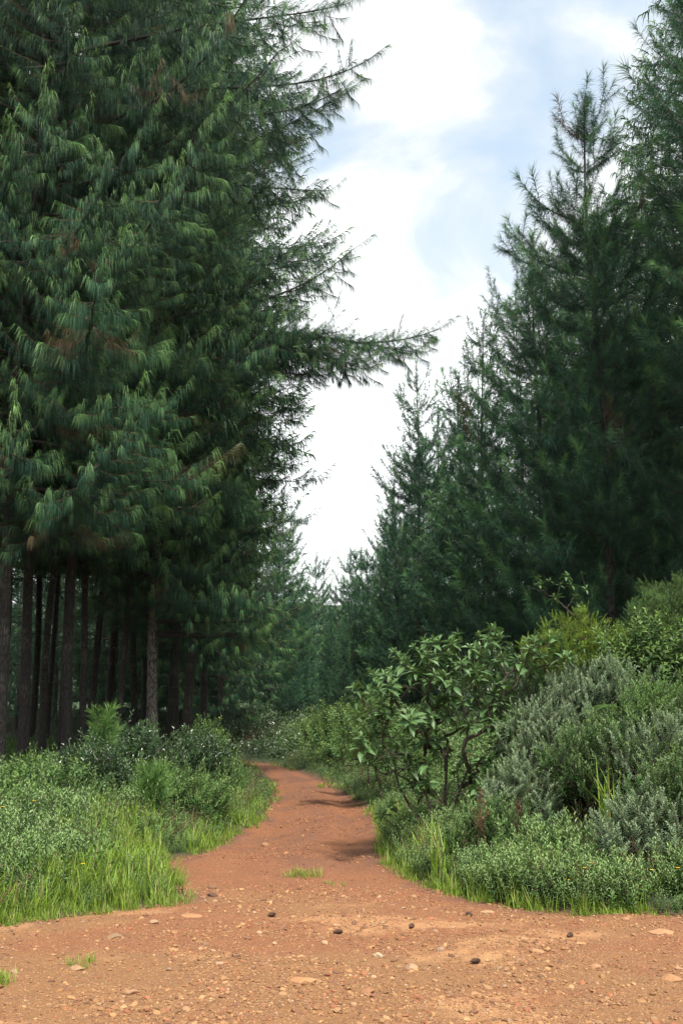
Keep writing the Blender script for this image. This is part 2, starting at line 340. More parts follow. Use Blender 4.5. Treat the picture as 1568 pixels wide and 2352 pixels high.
def rut(x, y):
    c = centre_x(y); u = (x - c); w = 0.62
    k = ss(y, 9.5, 12) * (1 - ss(y, 32, 36))
    return -0.05 * k * (np.exp(-((u - w) / 0.22) ** 2) + np.exp(-((u + w) / 0.22) ** 2)) + 0.02 * k * np.exp(-(u / 0.3) ** 2)
def road_h(x, y, sd):
    h = 0.006 + rut(x, y) + (fbm(x * 1.1, y * 1.1, 3, 2) - 0.5) * 0.05
    h = h + (fbm(x * 9, y * 9, 3, 3) - 0.5) * 0.026 + (fbm(x * 32, y * 32, 2, 6) - 0.5) * 0.010
    h = h + 0.035 * ss(y, 9.5, 13) * (fbm(x * 2.2, y * 1.2, 3, 91) - .5)
    e = ss(sd, -0.35, 0.0); h = h * (1 - e) + e * (0.004 + h * 0.5)
    return h + 0.16 * ss(sd, 0, 0.8) * (sd > 0)
def road_t(X, Y, sd):
    red = ss(Y + (fbm(X * .8, Y * .8, 3, 5) - .5) * 4 + .35 * np.clip(X, -3, 4), 7.6, 11.0) * 0.9
    patch = ss(fbm(X * 0.55 + 3, Y * 1.5, 4, 12), 0.50, 0.66)
    red = np.clip(red + patch * 0.75 * (1 - red), 0, 1)
    damp = ss(fbm(X * 1.6, Y * 0.9, 4, 9), 0.55, 0.72) * ss(Y, 10, 13) * 0.6 + 0.9 * ss(sd, -0.30, 0.0) * ss(fbm(X * 2, Y * 2, 3, 14), 0.35, 0.6)
    cu = X - centre_x(Y) + .35 * (fbm(X * 1.2, Y * .6, 3, 77) - .5); damp = damp + (.30 + .45 * fbm(X * 3, Y * 1.5, 4, 78)) * (np.exp(-(cu / 0.30) ** 2) + .9 * ss(np.abs(cu), .75, 1.35)) * ss(Y, 9.5, 13.5) * 1.15
    pale = ss(fbm(X * 1.1 + 9, Y * 1.9, 5, 20) + .25 * (fbm(X * 14, Y * 14, 3, 33) - .5), 0.60, 0.80) * (1 - ss(Y, 8, 11))
    return np.stack([red, np.clip(damp, 0, 1), pale], -1)
rx = np.concatenate([np.linspace(-14, -6, 60)[:-1], np.linspace(-6, 6, 420)[:-1], np.linspace(6, 14, 60)])
ry = np.concatenate([np.linspace(-6, 4.2, 50)[:-1], np.geomspace(4.2, 42, 480)])
tag(link('dirt_road', grid_mesh('dirt_road', rx, ry, road_h, road_t, M_road, keep=lambda X, Y, s: s < 0.06)), kind='structure')
def rz_at(x, y):
    x = np.asarray(x, float); y = np.asarray(y, float); sd = sdist(x, y); return np.maximum(road_h(x, y, sd), ground_h(x, y, sd)), sd

# ------------------------------------------------------------------ stones
def ico(sub=0):
    t = (1 + 5 ** .5) / 2
    V = np.array([(-1, t, 0), (1, t, 0), (-1, -t, 0), (1, -t, 0), (0, -1, t), (0, 1, t), (0, -1, -t), (0, 1, -t), (t, 0, -1), (t, 0, 1), (-t, 0, -1), (-t, 0, 1)], float)
    F = np.array([(0, 11, 5), (0, 5, 1), (0, 1, 7), (0, 7, 10), (0, 10, 11), (1, 5, 9), (5, 11, 4), (11, 10, 2), (10, 7, 6), (7, 1, 8), (3, 9, 4), (3, 4, 2), (3, 2, 6), (3, 6, 8), (3, 8, 9), (4, 9, 5), (2, 4, 11), (6, 2, 10), (8, 6, 7), (9, 8, 1)])
    V = nrm(V)
    for _ in range(sub):
        V = list(map(tuple, V)); c = {}; G = []
        def mid(a, b):
            k = (min(a, b), max(a, b))
            if k not in c: c[k] = len(V); V.append(tuple(nrm(np.array(V[a]) + np.array(V[b]))))
            return c[k]
        for a, b_, d in F:
            x, y, z = mid(a, b_), mid(b_, d), mid(d, a); G += [(a, x, z), (b_, y, x), (d, z, y), (x, y, z)]
        V = np.array(V); F = np.array(G)
    return V, F
def rock(sub, seed, flat=0.6, rough=0.25):
    r = np.random.default_rng(seed); V, F = ico(sub); V = V.copy()
    for _ in range(9):                              # chop facets
        d = nrm(r.normal(size=3)); k = V @ d; lim = r.uniform(0.55, 0.95); V -= np.maximum(k - lim, 0)[:, None] * d
    V *= 1 + (r.random((len(V), 1)) - .5) * rough * 0.5
    V *= np.array([1, r.uniform(.65, .95), flat]); return V, np.zeros((0, 4), int), F, np.zeros((len(V), 3))
def gravel(name, n, ymin, ymax, smin, smax, tms, red, rngs, mask=None):
    g = Geo(); u = rngs.random(n); y = np.exp(np.log(ymin) + u * np.log(ymax / ymin)); x = (rngs.random(n) * 2 - 1) * (0.40 * y + 0.7)
    sd = sdist(x, y); cl = fbm(x * 1.5, y * 2.2, 3, 30); k = (sd < 0.1) & (rngs.random(n) < (0.22 + 1.3 * ss(cl, 0.40, 0.62)) * (1 - .55 * ss(y, 9, 11) * (np.abs(x - centre_x(y)) > .3)))
    x, y = x[k], y[k]; z, sd = rz_at(x, y)
    s = smin * (smax / smin) ** (rngs.random(len(x)) ** 2.2) * (1 + 0.35 * (y / 10 - 1).clip(0, 3))
    pal = np.array([(0.40, 0.21, 0.085), (0.29, 0.138, 0.054), (0.45, 0.26, 0.115), (0.22, 0.10, 0.05), (0.42, 0.26, 0.15), (0.36, 0.13, 0.055)])
    wts = np.array([.28, .26, .10, .18, .06, .12]); col = pal[rngs.choice(len(pal), len(x), p=wts)] * rngs.uniform(0.55, 1.02, (len(x), 1))
    rd = ss(y, 9, 12)[:, None] * 0.6; col = col * (1 - rd) + col * np.array([0.75, 0.5, 0.42]) * rd
    which = rngs.integers(0, len(tms), len(x)); a = rngs.random(len(x)) * 6.28; ti = (rngs.random(len(x)) - .5) * 0.7
    M = rotz(a) @ roty(ti) * s[:, None, None]
    for w in range(len(tms)):
        q = which == w; g.place(tms[w], np.stack([x[q], y[q], z[q] + s[q] * 0.10], -1), M[q], col[q])
    return tag(link(name, g.mesh(name, M_stone, False)), kind='stuff', cat='gravel')
o = gravel('fine_gravel', 170000, 4.8, 26, 0.0045, 0.0155, [rock(0, i, 0.6) for i in range(5)], 0, np.random.default_rng(1))
tag(o, 'fine orange-brown gravel strewn over the dirt junction and track')
o = gravel('loose_pebbles', 16000, 4.8, 22, 0.011, 0.030, [rock(1, 20 + i, 0.6) for i in range(6)], 0, np.random.default_rng(2))
tag(o, 'loose rounded tan pebbles lying on the dirt road')
stones = [  # photo x, y (1568 wide), half width m, flatness, colour, label
    (700, 2303, .11, .16, (.52, .29, .15), 'wide flat pale stone sunk in the gravel at bottom centre'),
    (1520, 2178, .11, .18, (.52, .31, .18), 'long flat pinkish stone near the right edge of the junction'),
    (1545, 2298, .07, .4, (.48, .28, .15), 'pale tan stone in the bottom right corner of the road'),
    (265, 2193, .08, .35, (.33, .24, .17), 'greyish flat stone on the left part of the junction'),
    (440, 2141, .11, .10, (.48, .28, .15), 'thin pale rock slab flush with the dirt left of centre'),
    (72, 2188, .035, .8, (.30, .16, .09), 'small rusty brown stone at the left of the junction'),
    (352, 2163, .04, .6, (.40, .30, .21), 'small light grey stone left of centre behind the grey flat one'),
    (540, 2245, .035, .7, (.26, .16, .10), 'dark rounded pebble stone in front of the pine cone'),
    (505, 2262, .04, .35, (.47, .34, .23), 'flat buff stone among gravel at lower centre left'),
    (175, 2280, .05, .45, (.42, .29, .19), 'brown flat stone near the grass tuft at lower left'),
    (945, 2268, .05, .55, (.44, .32, .22), 'light stone close to the hollow dark cone at lower right centre'),
    (870, 2241, .035, .75, (.55, .46, .36), 'small whitish stone in the middle of the gravel'),
    (745, 2210, .03, .7, (.54, .40, .26), 'single cream pebble left of the middle of the gravel'),
    (1232, 2231, .06, .4, (.46, .28, .16), 'flat orange stone right of centre in the gravel'),
    (1010, 2225, .035, .8, (.36, .28, .22), 'grey round stone right of centre in the gravel'),
    (1370, 2265, .04, .6, (.50, .30, .17), 'tan stone at the lower right of the junction'),
    (1090, 2335, .05, .5, (.45, .27, .15), 'orange stone at the bottom edge right of centre'),
    (845, 2330, .045, .6, (.37, .2, .11), 'rusty stone at the bottom edge near the middle'),
    (300, 2335, .05, .45, (.41, .26, .16), 'brown stone at the bottom edge left of centre'),
    (1120, 2128, .07, .3, (.50, .35, .22), 'low pale stone near the fallen stick by the right verge'),
    (1440, 2145, .04, .6, (.42, .26, .16), 'small stone close to the verge at the right'),
    (487, 2064, .045, .75, (.24, .14, .09), 'dark brown clod of earth beside the left grass corner'),
    (487, 2078, .05, .5, (.10, .06, .045), 'blackish flat stone just below the brown clod at left'),
    (610, 1962, .06, .5, (.40, .24, .15), 'stone on the left side of the narrow track'),
]
for i, (X, Y, r_, fl, col, lab) in enumerate(stones):
    x, y, z = hit(X * 682 / 1568, Y * 682 / 1568, 0.02); tm = rock(2, 70 + i, fl, 0.12); g = Geo()
    g.add(tm[0] * r_, None, tm[2], np.array(col) * np.array([.74, .64, .52]))
    z0 = float(rz_at([x], [y])[0][0])
    tag(link('stone', g.mesh('stone', M_stone, False), None, (x, y, z0 + r_ * fl * 0.25), rng.uniform(-.3, .3)), lab, 'stone', 'larger stones lying on the dirt road')

# pine cones: spiral of scales round a core
def cone_mesh():
    core = Geo(); sc = Geo()
    n = 9; t = np.linspace(0, 1, n); tube(core, np.stack([t * 0.085, 0 * t, 0 * t], -1), 0.013 * np.sin(math.pi * (0.08 + 0.88 * t)) + 0.002, 8)
    for i in range(70):
        u = i / 70; a = i * 2.39996; rr = 0.017 * math.sin(math.pi * (0.12 + 0.8 * u)) + 0.005
        d = np.array([0.35, math.cos(a), math.sin(a)]); d /= np.linalg.norm(d); w = np.array([0, -math.sin(a), math.cos(a)]); c0 = np.array([0.006 + u * 0.075, 0, 0])
        n_ = np.cross(d, w)
        p0 = c0 + d * rr * .2; p1 = c0 + d * rr * 1.0 + w * 0.007; p2 = c0 + d * rr * 1.0 - w * 0.007; p3 = c0 + d * rr * 1.35 + n_ * 0.002; p4 = c0 + d * rr + n_ * 0.003
        sc.add([p0, p1, p3, p2, p4], None, [(0, 1, 4), (0, 4, 2), (1, 3, 4), (4, 3, 2), (0, 2, 3), (0, 3, 1)])
    return core.mesh('core', M_cone, True), sc.mesh('scales', M_cone)
cm = cone_mesh()
cones = [(613, 2147, 'dark pine cone standing out on the gravel left of centre', .4), (765, 2185, 'thin dark pine cone lying sideways near the middle of the junction', 0.1),
         (942, 2172, 'small reddish brown pine cone on the red dirt right of centre', 1.2), (1080, 2258, 'large dark pine cone in the gravel at lower right centre', .2),
         (1305, 2196, 'dark pine cone in front of the verge at the right', .9), (1085, 2140, 'brown pine cone closest to the fallen stick', 2.2)]
for X, Y, lab, a in cones:
    x, y, z = hit(X * 682 / 1568, Y * 682 / 1568, 0.02); z0 = float(rz_at([x], [y])[0][0])
    r_ = thing('pine_cone', (x, y, z0 + 0.018), lab, 'pine cone', 'pine cones lying on the dirt road', a, .85)
    link('core', cm[0], r_); link('scales', cm[1], r_)
g = Geo(); t = np.linspace(0, 1, 9); tube(g, np.stack([t * 0.42, 0.03 * np.sin(t * 5), 0.03 + 0.03 * np.sin(t * 3 + 1)], -1), 0.016 - 0.006 * t, 7)
tube(g, [[0.2, 0.02, 0.05], [0.27, 0.07, 0.08], [0.31, 0.13, 0.07]], [0.009, 0.007, 0.004], 6)
x, y, z = hit(1175 * 682 / 1568, 2092 * 682 / 1568, 0.02)
tag(link('fallen_stick', g.mesh('fallen_stick', M_stem, True), None, (x, y, z - 0.01), 0.2), 'short broken brown stick lying at the edge of the right verge', 'stick')

# ------------------------------------------------------------------ pines
def shoot(L, pitch, n, nl, w, droop, seed, curl=0.35, stem=0.006):
    """one needle-clad twig pointing along +X at the given pitch: needles brush forward at its tip and hang from its older part"""
    r = np.random.default_rng(seed); t = r.random(n) ** 0.8; g = Geo()
    ax = lambda t: np.stack([L * t * math.cos(pitch), 0.04 * L * np.sin(3 * t + seed), L * (t * math.sin(pitch) + curl * 0.5 * t * t * math.cos(pitch))], -1)
    p0 = ax(t); d = nrm(ax(t + 0.02) - ax(t)); yv = np.array([[0, 1.0, 0]]); up = nrm(np.cross(d, yv)) * -1
    ph = r.random(n) * 2 * math.pi; rad = np.cos(ph)[:, None] * yv + np.sin(ph)[:, None] * up
    f = (0.5 + 1.2 * t ** 2)[:, None]; d0 = nrm(d * f + rad * ((0.75 if droop > 2 else 1.0) - 0.4 * t)[:, None] + r.normal(size=(n, 3)) * 0.12)
    G = droop * (1 - 0.75 * t ** 2.0)[:, None]; dn = np.array([[0, 0, -1.0]])
    d1 = nrm(d0 + dn * G * 0.8); d2 = nrm(d1 + dn * G * 1.7); ln = (nl * r.uniform(0.55, 1.2, n))[:, None]
    p1 = p0 + (d0 * 0.16 + d1 * 0.24) * ln; p2 = p1 + d2 * 0.6 * ln
    wv = nrm(np.cross(d1, r.normal(size=(n, 3)))) * w * 0.5
    V = np.stack([p0 - wv * .8, p0 + wv * .8, p1 + wv, p1 - wv, p2], 1).reshape(-1, 3); b = (np.arange(n) * 5)[:, None]
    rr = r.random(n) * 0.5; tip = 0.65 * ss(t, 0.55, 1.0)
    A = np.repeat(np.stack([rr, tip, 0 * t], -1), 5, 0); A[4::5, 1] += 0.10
    g.add(V, b + np.array([[0, 1, 2, 3]]), b + np.array([[3, 2, 4]]), A)
    tube(g, ax(np.linspace(0, 1, 4)), np.array([1, .9, .7, .3]) * stem, 3, (0, 0, 1))
    return g.tmpl()
PITCH_SET = [R(-28), R(0), R(28), R(55), R(80)]
def kit(n, nl, w, droop, L=0.42, var=3): return [[shoot(L, p, n, nl, w, droop * (1.0 if p < R(40) else 0.75), 100 + 7 * i + k, 0.5 if p < R(40) else 0.2) for k in range(var)] for i, p in enumerate(PITCH_SET)]
KITS = {'hiL': kit(88, 0.29, 0.0056, 3.0, .50, 4), 'hiR': kit(110, 0.235, 0.0068, 0.7, .52), 'midL': kit(30, 0.29, 0.015, 2.1, .48), 'midR': kit(48, 0.24, 0.015, 0.7, 0.50), 'lowL': kit(14, 0.32, 0.03, 1.6, 0.55, 2), 'lowR': kit(14, 0.26, 0.03, 0.8, 0.55, 2)}

def prof(kind, t):
    if kind == 'wide': return np.interp(t, [0, .12, .5, .8, 1], [.72, 1.0, .98, .68, .10])
    return np.interp(t, [0, .12, .35, .6, .78, .9, .97, 1], [.82, 1.0, .86, .56, .42, .30, .16, .06])
def make_pine(height, base, radius, kind='wide', k='hiL', seed=0, specials=(), r0=0.17, step=0.62, dens=1.0, lean=(0, 0), up=0.0, low_trunk=0.0, no_dir=None):
    r = np.random.default_rng(seed); K = KITS[k]; right = k.endswith('R'); lod = {'h': 1.0, 'm': 1.45, 'l': 2.3}[k[0]]
    tr, br, cr = Geo(), Geo(), Geo()
    zz_ = np.concatenate([np.linspace(-0.6, 8, 60), np.linspace(8, height, 26)[1:]])
    wob = lambda z: np.stack([lean[0] * (z / height) ** 2 * height + 0.10 * np.sin(z * .5 + seed), lean[1] * (z / height) ** 2 * height + 0.10 * np.cos(z * .43 + seed * 2), z], -1)
    rad = r0 * 0.8 * (1 - (np.clip(zz_, 0, height) / height)) ** 1.0 + 0.012 + 0.07 * np.exp(-np.clip(zz_, 0, 9) / 0.35)
    ph = r.random() * 0.9; rad = rad * (1 + 0.10 * np.exp(-(((zz_ + ph) % 0.85 - 0.42) / 0.07) ** 2) + r.uniform(-.03, .03, len(zz_)))
    tube(br, wob(zz_[zz_ > base - 1]), 0.008, 4)
    tube(tr, wob(zz_), rad, 14 if k[0] == 'h' else 8)
    sh = {}                                            # shoots: (pos, azimuth, pitch, scale, tip)
    SP, SA, SPi, SS, ST, SD = [], [], [], [], [], []
    bt = [1.0, 0.0]
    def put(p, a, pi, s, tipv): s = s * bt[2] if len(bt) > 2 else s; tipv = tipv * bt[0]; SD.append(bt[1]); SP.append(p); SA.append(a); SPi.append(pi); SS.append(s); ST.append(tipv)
    def branch(z, az, L, e0, tipup, sag, thick, sec=1.0, start=0.28, dn_=1.0):
        bt[:] = [0.15 + 1.5 * r.random() ** 1.6, 0.0, r.uniform(.65, 1.3)]
        n = max(5, int(L / 0.45)); s = np.linspace(0, 1, n); o = wob(np.array([z]))[0]
        a = az + 0.22 * np.sin(s * 2.2 + r.random() * 6) * s
        hor = L * s; zc = L * (math.tan(e0) * s * (1 - 0.4 * s) - sag * s * s + tipup * s ** 4)
        pts = o + np.stack([np.cos(a) * hor, np.sin(a) * hor, zc], -1)
        tube(br, pts, (thick * (1 - 0.85 * s) + 0.003) * (0.7 if right else 1), 4)
        f = lambda q: np.array([np.interp(q, s, pts[:, c]) for c in range(3)])
        dl = 0.17 * lod ** 0.75 / dens / dn_ * (1.55 if right else 1.0); q = start + r.random() * dl / L; side = 1
        while q < 0.97:
            p = f(q); side = -side; a1 = az + side * r.uniform(0.55, 1.25); l2 = sec * min(1.5, 0.30 + (1 - q) * L * 0.42) * r.uniform(.6, 1.15)
            e1 = r.uniform(-.85 - .3 * (dn_ > 1), .15 - .3 * (dn_ > 1)) if not right else r.uniform(-.15, .55) + up * .6
            bt[1] = 0.75 if r.random() < 0.018 else 0.0
            m = max(2, int(l2 / (0.24 * lod ** 0.6))); pp = [p]
            cur = p.copy(); ee = e1
            for j in range(m):
                ee += (0.16 if not right else 0.22) * r.uniform(.2, 1.3); aa = a1 + r.uniform(-.35, .35)
                stp = l2 / m; cur = cur + stp * np.array([math.cos(ee) * math.cos(aa), math.cos(ee) * math.sin(aa), math.sin(ee)]); pp.append(cur.copy())
                last = j == m - 1
                put(pp[-2], aa + (0 if last else r.choice([-1, 1]) * r.uniform(.2, .7)), ee + r.uniform(-.2, .3), r.uniform(.8, 1.15) * (1.1 if last else .9), 0.55 * last * r.random() ** 1.5)
            if k[0] != 'l': tube(br, pp, np.linspace(0.009, 0.004, len(pp)), 3)
            q += dl / L * r.uniform(.7, 1.3)
        for q in np.arange(max(start * .6, 0.12) if right else max(start, 0.45), 1.001, (0.22 if right else 0.30) * lod / L / dens):
            put(f(q), az + r.uniform(-.4, .4), math.atan2(f(min(1, q + .03))[2] - f(q - .03)[2], 0.06 * L) * .7 + r.uniform(0, .35), r.uniform(.85, 1.15), 0.2)
        put(f(1.0), az, math.atan(tipup) * .8 + e0 * .6 + up * .7 + 0.2, 1.25, 0.6)
    z = base
    while z < height - 0.5:
        t = (z - base) / (height - base); nb = r.integers(5, 8) if k[0] != 'l' else r.integers(3, 6); a0 = r.random() * 6.28
        for i in range(nb):
            az = a0 + i * 2 * math.pi / nb + r.uniform(-.25, .25); L = radius * prof(kind, t) * r.uniform(.72, 1.15) * (0.50 + 0.64 * vnoise(az * 1.15 + seed * 3.1, z * .42 + seed, 2) if kind == 'wide' else 0.75 + .4 * vnoise(az + seed, z * .5, 2))
            if kind == 'wide': e0 = R(8 + 32 * t) + r.uniform(-.15, .15); sag = 0.34 * (1 - t * .5); tu = 0.22
            else: e0 = R(12 + 30 * t ** 1.5) + r.uniform(-.12, .12); sag = 0.20 * (1 - t); tu = 0.34 + .35 * t
            if right and t > .72:                      # airy spire: few upswept whorls clothed in needles
                if i > 4: continue
                branch(z + r.uniform(-.1, .1), az, max(L, .55), e0, tu + .1, 0, 0.008, sec=.42, start=.2, dn_=.5); continue
            if L > 0.25: branch(z + r.uniform(-.15, .15), az, L, e0, tu, sag, 0.008 + 0.007 * L, start=(0.28 if L > 1.6 else 0.12))
        z += step * r.uniform(.8, 1.35) * (1.05 if kind == 'wide' else (1.0 + (0.75 if t > .72 else 0.1))) * (1 if k[0] != 'l' else 1.35)
    for (z0, az, L, e0, tu, sag) in specials: branch(z0, az, L, e0, tu, sag, 0.055, 1.0, 0.25, 1.25)
    # leader
    for zt in np.arange(height - 1.7, height + 0.01, 0.16 * lod ** .5):
        for _ in range(2): put(wob(np.array([zt]))[0], r.random() * 6.28, R(60) + r.uniform(-.2, .3), .75, .4)
    put(wob(np.array([height]))[0], 0, R(80), 1.0, .6)
    # dead stubs below the crown
    if k[0] == 'h' or seed % 3 == 0:
        for zt in np.arange(max(1.6, base - 5), base, 0.34):
            a = r.random() * 6.28; L = r.uniform(.2, 1.6); s = np.linspace(0, 1, 4)[:, None]
            tube(br, wob(np.array([zt]))[0] + np.concatenate([np.cos(a) * L * s, np.sin(a) * L * s, L * (.1 * s - .35 * s * s * r.random())], 1), np.linspace(.012, .003, 4), 3)
    SP_, SA_, SPi_, SS_, ST_ = map(np.array, (SP, SA, SPi, SS, ST)); pi_i = np.abs(SPi_[:, None] - np.array(PITCH_SET)[None]).argmin(1)
    vv = r.integers(0, len(K[0]), len(SP_)); M = rotz(SA_) * SS_[:, None, None]
    patch = (fbm(SP_[:, 0] * .8 + seed, SP_[:, 2] * .8 + SP_[:, 1] * .5, 2, 3) - .4) * 0.9
    dA = np.stack([patch + r.uniform(-.2, .3, len(SP_)), ST_ - 0.24, np.array(SD)], -1)  # young tips, with tint raised to imitate light catching the shoot ends
    for i in range(len(PITCH_SET)):
        for v in range(len(K[0])):
            q = (pi_i == i) & (vv == v); cr.place(K[i][v], SP_[q], M[q], dA[q])
    return tr.mesh('trunk', M_bark if seed == 3 else M_bark_shade, True), br.mesh('branches', M_limb, True), cr.mesh('crown', M_needleR if right else M_needle)
def put_pine(ms, x, y, label, group, rz=0.0, sc=1.0, z=None):
    r_ = thing('pine_tree', (x, y, gh(x, y) if z is None else z), label, 'pine tree', group, rz, sc)
    link('trunk', ms[0], r_); link('branches', ms[1], r_); link('crown', ms[2], r_); return r_
def special(tx, ty, X, Y, y, e0=0.12, tu=0.25, sag=0.12, drop=0.0):
    p = tipat(X - 15, Y + 25, y) if tx < 0 else tipat(X + 15, Y + 25, y); dx, dy = p[0] - tx, p[1] - ty; L = math.hypot(dx, dy); az = math.atan2(dy, dx)
    z0 = p[2] - gh(tx, ty) - L * (math.tan(e0) * 0.6 - sag + tu)
    return (z0 - drop, az, L, e0, tu, sag)
GL, GR, GF = 'pines of the left plantation', 'pines of the right plantation', 'pines beyond the bend of the track'
placed = []
def P_(ms, x, y, *a, **k): placed.append((x, y)); return put_pine(ms, x, y, *a, **k)
# left front row
T0, T1, T2, T3 = (-6.2, 18.3), (-6.9, 22.0), (-4.62, 25.0), (-5.0, 30.6)
sp0 = [special(*T0, 850, 15, 18.0, .25, .25, .1), special(*T0, 775, 120, 17.6, .2, .2, .15), special(*T0, 700, 175, 17.2), special(*T0, 800, -60, 18.5, .3), special(*T0, 640, 60, 16.5), special(*T0, 560, 330, 16.0), special(*T0, 380, 290, 14.5, .1, .3), special(*T0, 395, 395, 14.8, .1, .2), special(*T0, 370, 960, 15.2, .0, .3, .1), special(*T0, 390, 640, 15.0, .0, .25)]
sp1 = [special(*T1, 795, 265, 21.8, .1, .22, .1), special(*T1, 760, 375, 21.5, .05, .15, .15), special(*T1, 700, 330, 21), special(*T1, 655, 440, 21.6), special(*T1, 600, 700, 19.5, .05, .2)]
sp2 = [special(*T2, 750, 490, 25, .15, .3), special(*T2, 820, 560, 25, .2, .35, .1), special(*T2, 755, 530, 24.5, .2, .2), special(*T2, 1035, 698, 25.2, .0, .16, .10),
       special(*T2, 965, 765, 25.1, .0, .10, .16), special(*T2, 860, 800, 25, .0, .08, .22), special(*T2, 800, 770, 24.7, .0, .1, .2), special(*T2, 820, 830, 25.2, -.05, .05, .22), special(*T2, 745, 860, 25, -.1, .08, .25),
       special(*T2, 725, 1390, 24.6, .0, .2, .1), special(*T2, 690, 1360, 23.4, 0, .2), special(*T2, 600, 1310, 22.6, 0, .2), special(*T2, 640, 1420, 24, 0, .15)]
P_(make_pine(25, 4.7, 4.6, 'wide', 'hiL', 1, sp0, 0.125), *T0, 'nearest tall pine of the left plantation, trunk at the left edge of the photo', GL)
P_(make_pine(25, 5.0, 3.9, 'wide', 'hiL', 2, sp1, 0.135), *T1, 'tall pine with the second thick trunk from the left edge', GL)
P_(make_pine(24, 4.0, 2.5, 'wide', 'hiL', 3, sp2, 0.16), *T2, 'tall pine with the pale trunk standing alone and a long bough reaching over the road', GL)
m3 = make_pine(25, 3.2, 2.4, 'wide', 'midL', 4, [], 0.15)
P_(m3, *T3, 'tall pine by the end of the track, right behind the pine with the pale trunk', GL)
mA = make_pine(26, 5.2, 3.8, 'wide', 'midL', 5, [], 0.15); mB = make_pine(25, 6.0, 3.6, 'wide', 'midL', 6, [], 0.14)
mLo = [make_pine(25, 5.5 + i * .5, 3.6, 'wide', 'lowL', 10 + i, [], 0.105 + .012 * i) for i in range(3)]
P_(mA, -9.6, 15.4, 'tall pine whose boughs fill the upper left corner', GL, 1.0)
P_(mB, -9.4, 19.8, 'tall pine behind the two thick trunks at the left edge', GL, 2.0)
slim = 'slim dark pine trunk deep in the left plantation, under the closed canopy'
# trunks seen between the front ones
inner = [(43, 23.2), (58, 27), (66, 22.4), (76, 24.2), (92, 27.5), (105, 31), (117, 25.5), (128, 30), (141, 32), (176, 28.5), (187, 26.8), (205, 32.0)]
inlab = ['thin trunk just right of the second thick trunk from the left edge', 'very thin trunk between the second and third thick trunks', 'third thick trunk from the left edge, rough with old whorl knots', 'reddish trunk close beside the third thick one', 'slim trunk standing left of the young pine sapling', 'dark trunk straight above the tall pine sapling', 'dark trunk between the sapling and the pale trunk', 'slim dark trunk in the shade left of the pale trunk', 'last slim trunk before the pale trunk, half hidden behind it', 'narrow trunk first to the right of the pale trunk', 'broader dark trunk second to the right of the pale trunk', 'rightmost of the dark trunks right of the pale trunk']
for i, (px, y) in enumerate(inner):
    x = (px - 341) / FOC * (y * cp - 0.3) / 1.0
    P_(mLo[i % 3] if i not in (10,) else (mA, mB)[i % 2], x, y, inlab[i], GL, i * 1.3, 0.95 + 0.04 * (i % 3))
rr = np.random.default_rng(77); n_in = 0
for iy, y in enumerate(np.arange(6.5, 34, 2.7)):
    for ix, x in enumerate(np.arange(-9.5, -30, -2.7)):
        X, Y = x + rr.uniform(-.5, .5), y + rr.uniform(-.5, .5)
        if y < 16 and x > -11.5: continue  # nearer rows stand out of view, added to block light from the side
        if min(math.hypot(X - a, Y - b) for a, b in placed) < 1.7: continue
        if abs(X) > 0.37 * Y + 9: continue
        P_(mLo[int(rr.integers(3))], X, Y, slim, GL, rr.random() * 6.28, rr.uniform(.92, 1.06)); n_in += 1
# beyond the bend, left side: crowns down to the ground
mF = [make_pine(24, 1.3, 3.0, 'wide', 'midL', 20, [], 0.15), make_pine(22, 0.8, 3.3, 'cone', 'midR', 21, [], 0.14), make_pine(14, 0.8, 2.7, 'cone', 'midR', 22, [], 0.11, dens=1.35)]
mFl = [make_pine(22, 1.0, 3.4, 'cone', 'lowR', 30, [], 0.14), make_pine(15, 0.8, 2.9, 'cone', 'lowR', 31, [], 0.12)]
P_(mF[0], -5.1, 41.6, 'dense pine with boughs down to the verge where the track turns left', GF, 0.5, 1.04)
P_(mF[0], -9.8, 43.4, 'dense pine behind the leftmost part of the bend', GF, 2.5, .98)
P_(mF[0], -6.9, 50, 'tall pine rising right behind the one where the track turns left', GF, 4.0, 1.08)
P_(mF[1], -7.0, 46.0, 'leafy pine second row behind the bend', GF, 4.0, 1.0)
# right side of the road
R0 = (9.7, 17.2)
def sprig_sp(tx, ty, X, Y, y): return special(tx, ty, X, Y, y, .45, .35, .02)
P_(make_pine(23, 4.4, 3.6, 'wide', 'hiR', 41, [sprig_sp(*R0, 1495, 30, 17), sprig_sp(*R0, 1490, 90, 16.8), sprig_sp(*R0, 1500, 150, 16.5)], 0.17, up=.2), *R0, 'nearest right-hand pine, its dark crown filling the right edge of the photo', GR)
P_(make_pine(18.0, 3.0, 3.2, 'cone', 'hiR', 44, [], 0.17, up=.3), 9.5, 21.3, 'tall pine second from the right edge, left of the nearest crown', GR)
P_(make_pine(16.3, 1.8, 2.8, 'cone', 'hiR', 42, [sprig_sp(6.6, 24, 1235, 430, 24)], 0.15, up=.35), 6.5, 24.0, 'right-hand pine with the tallest bare spire standing clear against the sky', GR)
P_(make_pine(14.6, 1.2, 2.7, 'cone', 'hiR', 43, [sprig_sp(5.9, 28.5, 1160, 560, 28.5), sprig_sp(5.9, 28.5, 1180, 530, 28.2)], 0.15, up=.35), 5.9, 28.5, 'right-hand pine with upswept shoots, next left of the tallest spire', GR)
mR = make_pine(15.2, 1.6, 2.3, 'cone', 'midR', 45, [], 0.14, up=.3, dens=1.3)
mR2 = make_pine(18, 1.6, 3.1, 'cone', 'midR', 46, [], 0.14, up=.3, dens=1.45)
P_(mR, 5.1, 34.5, 'right-hand pine midway down the slope of tree tops', GR, 1.0, .93)
P_(mR, 4.9, 39.5, 'slender right-hand pine just right of the lone centre pine', GR, 3.0, .91)
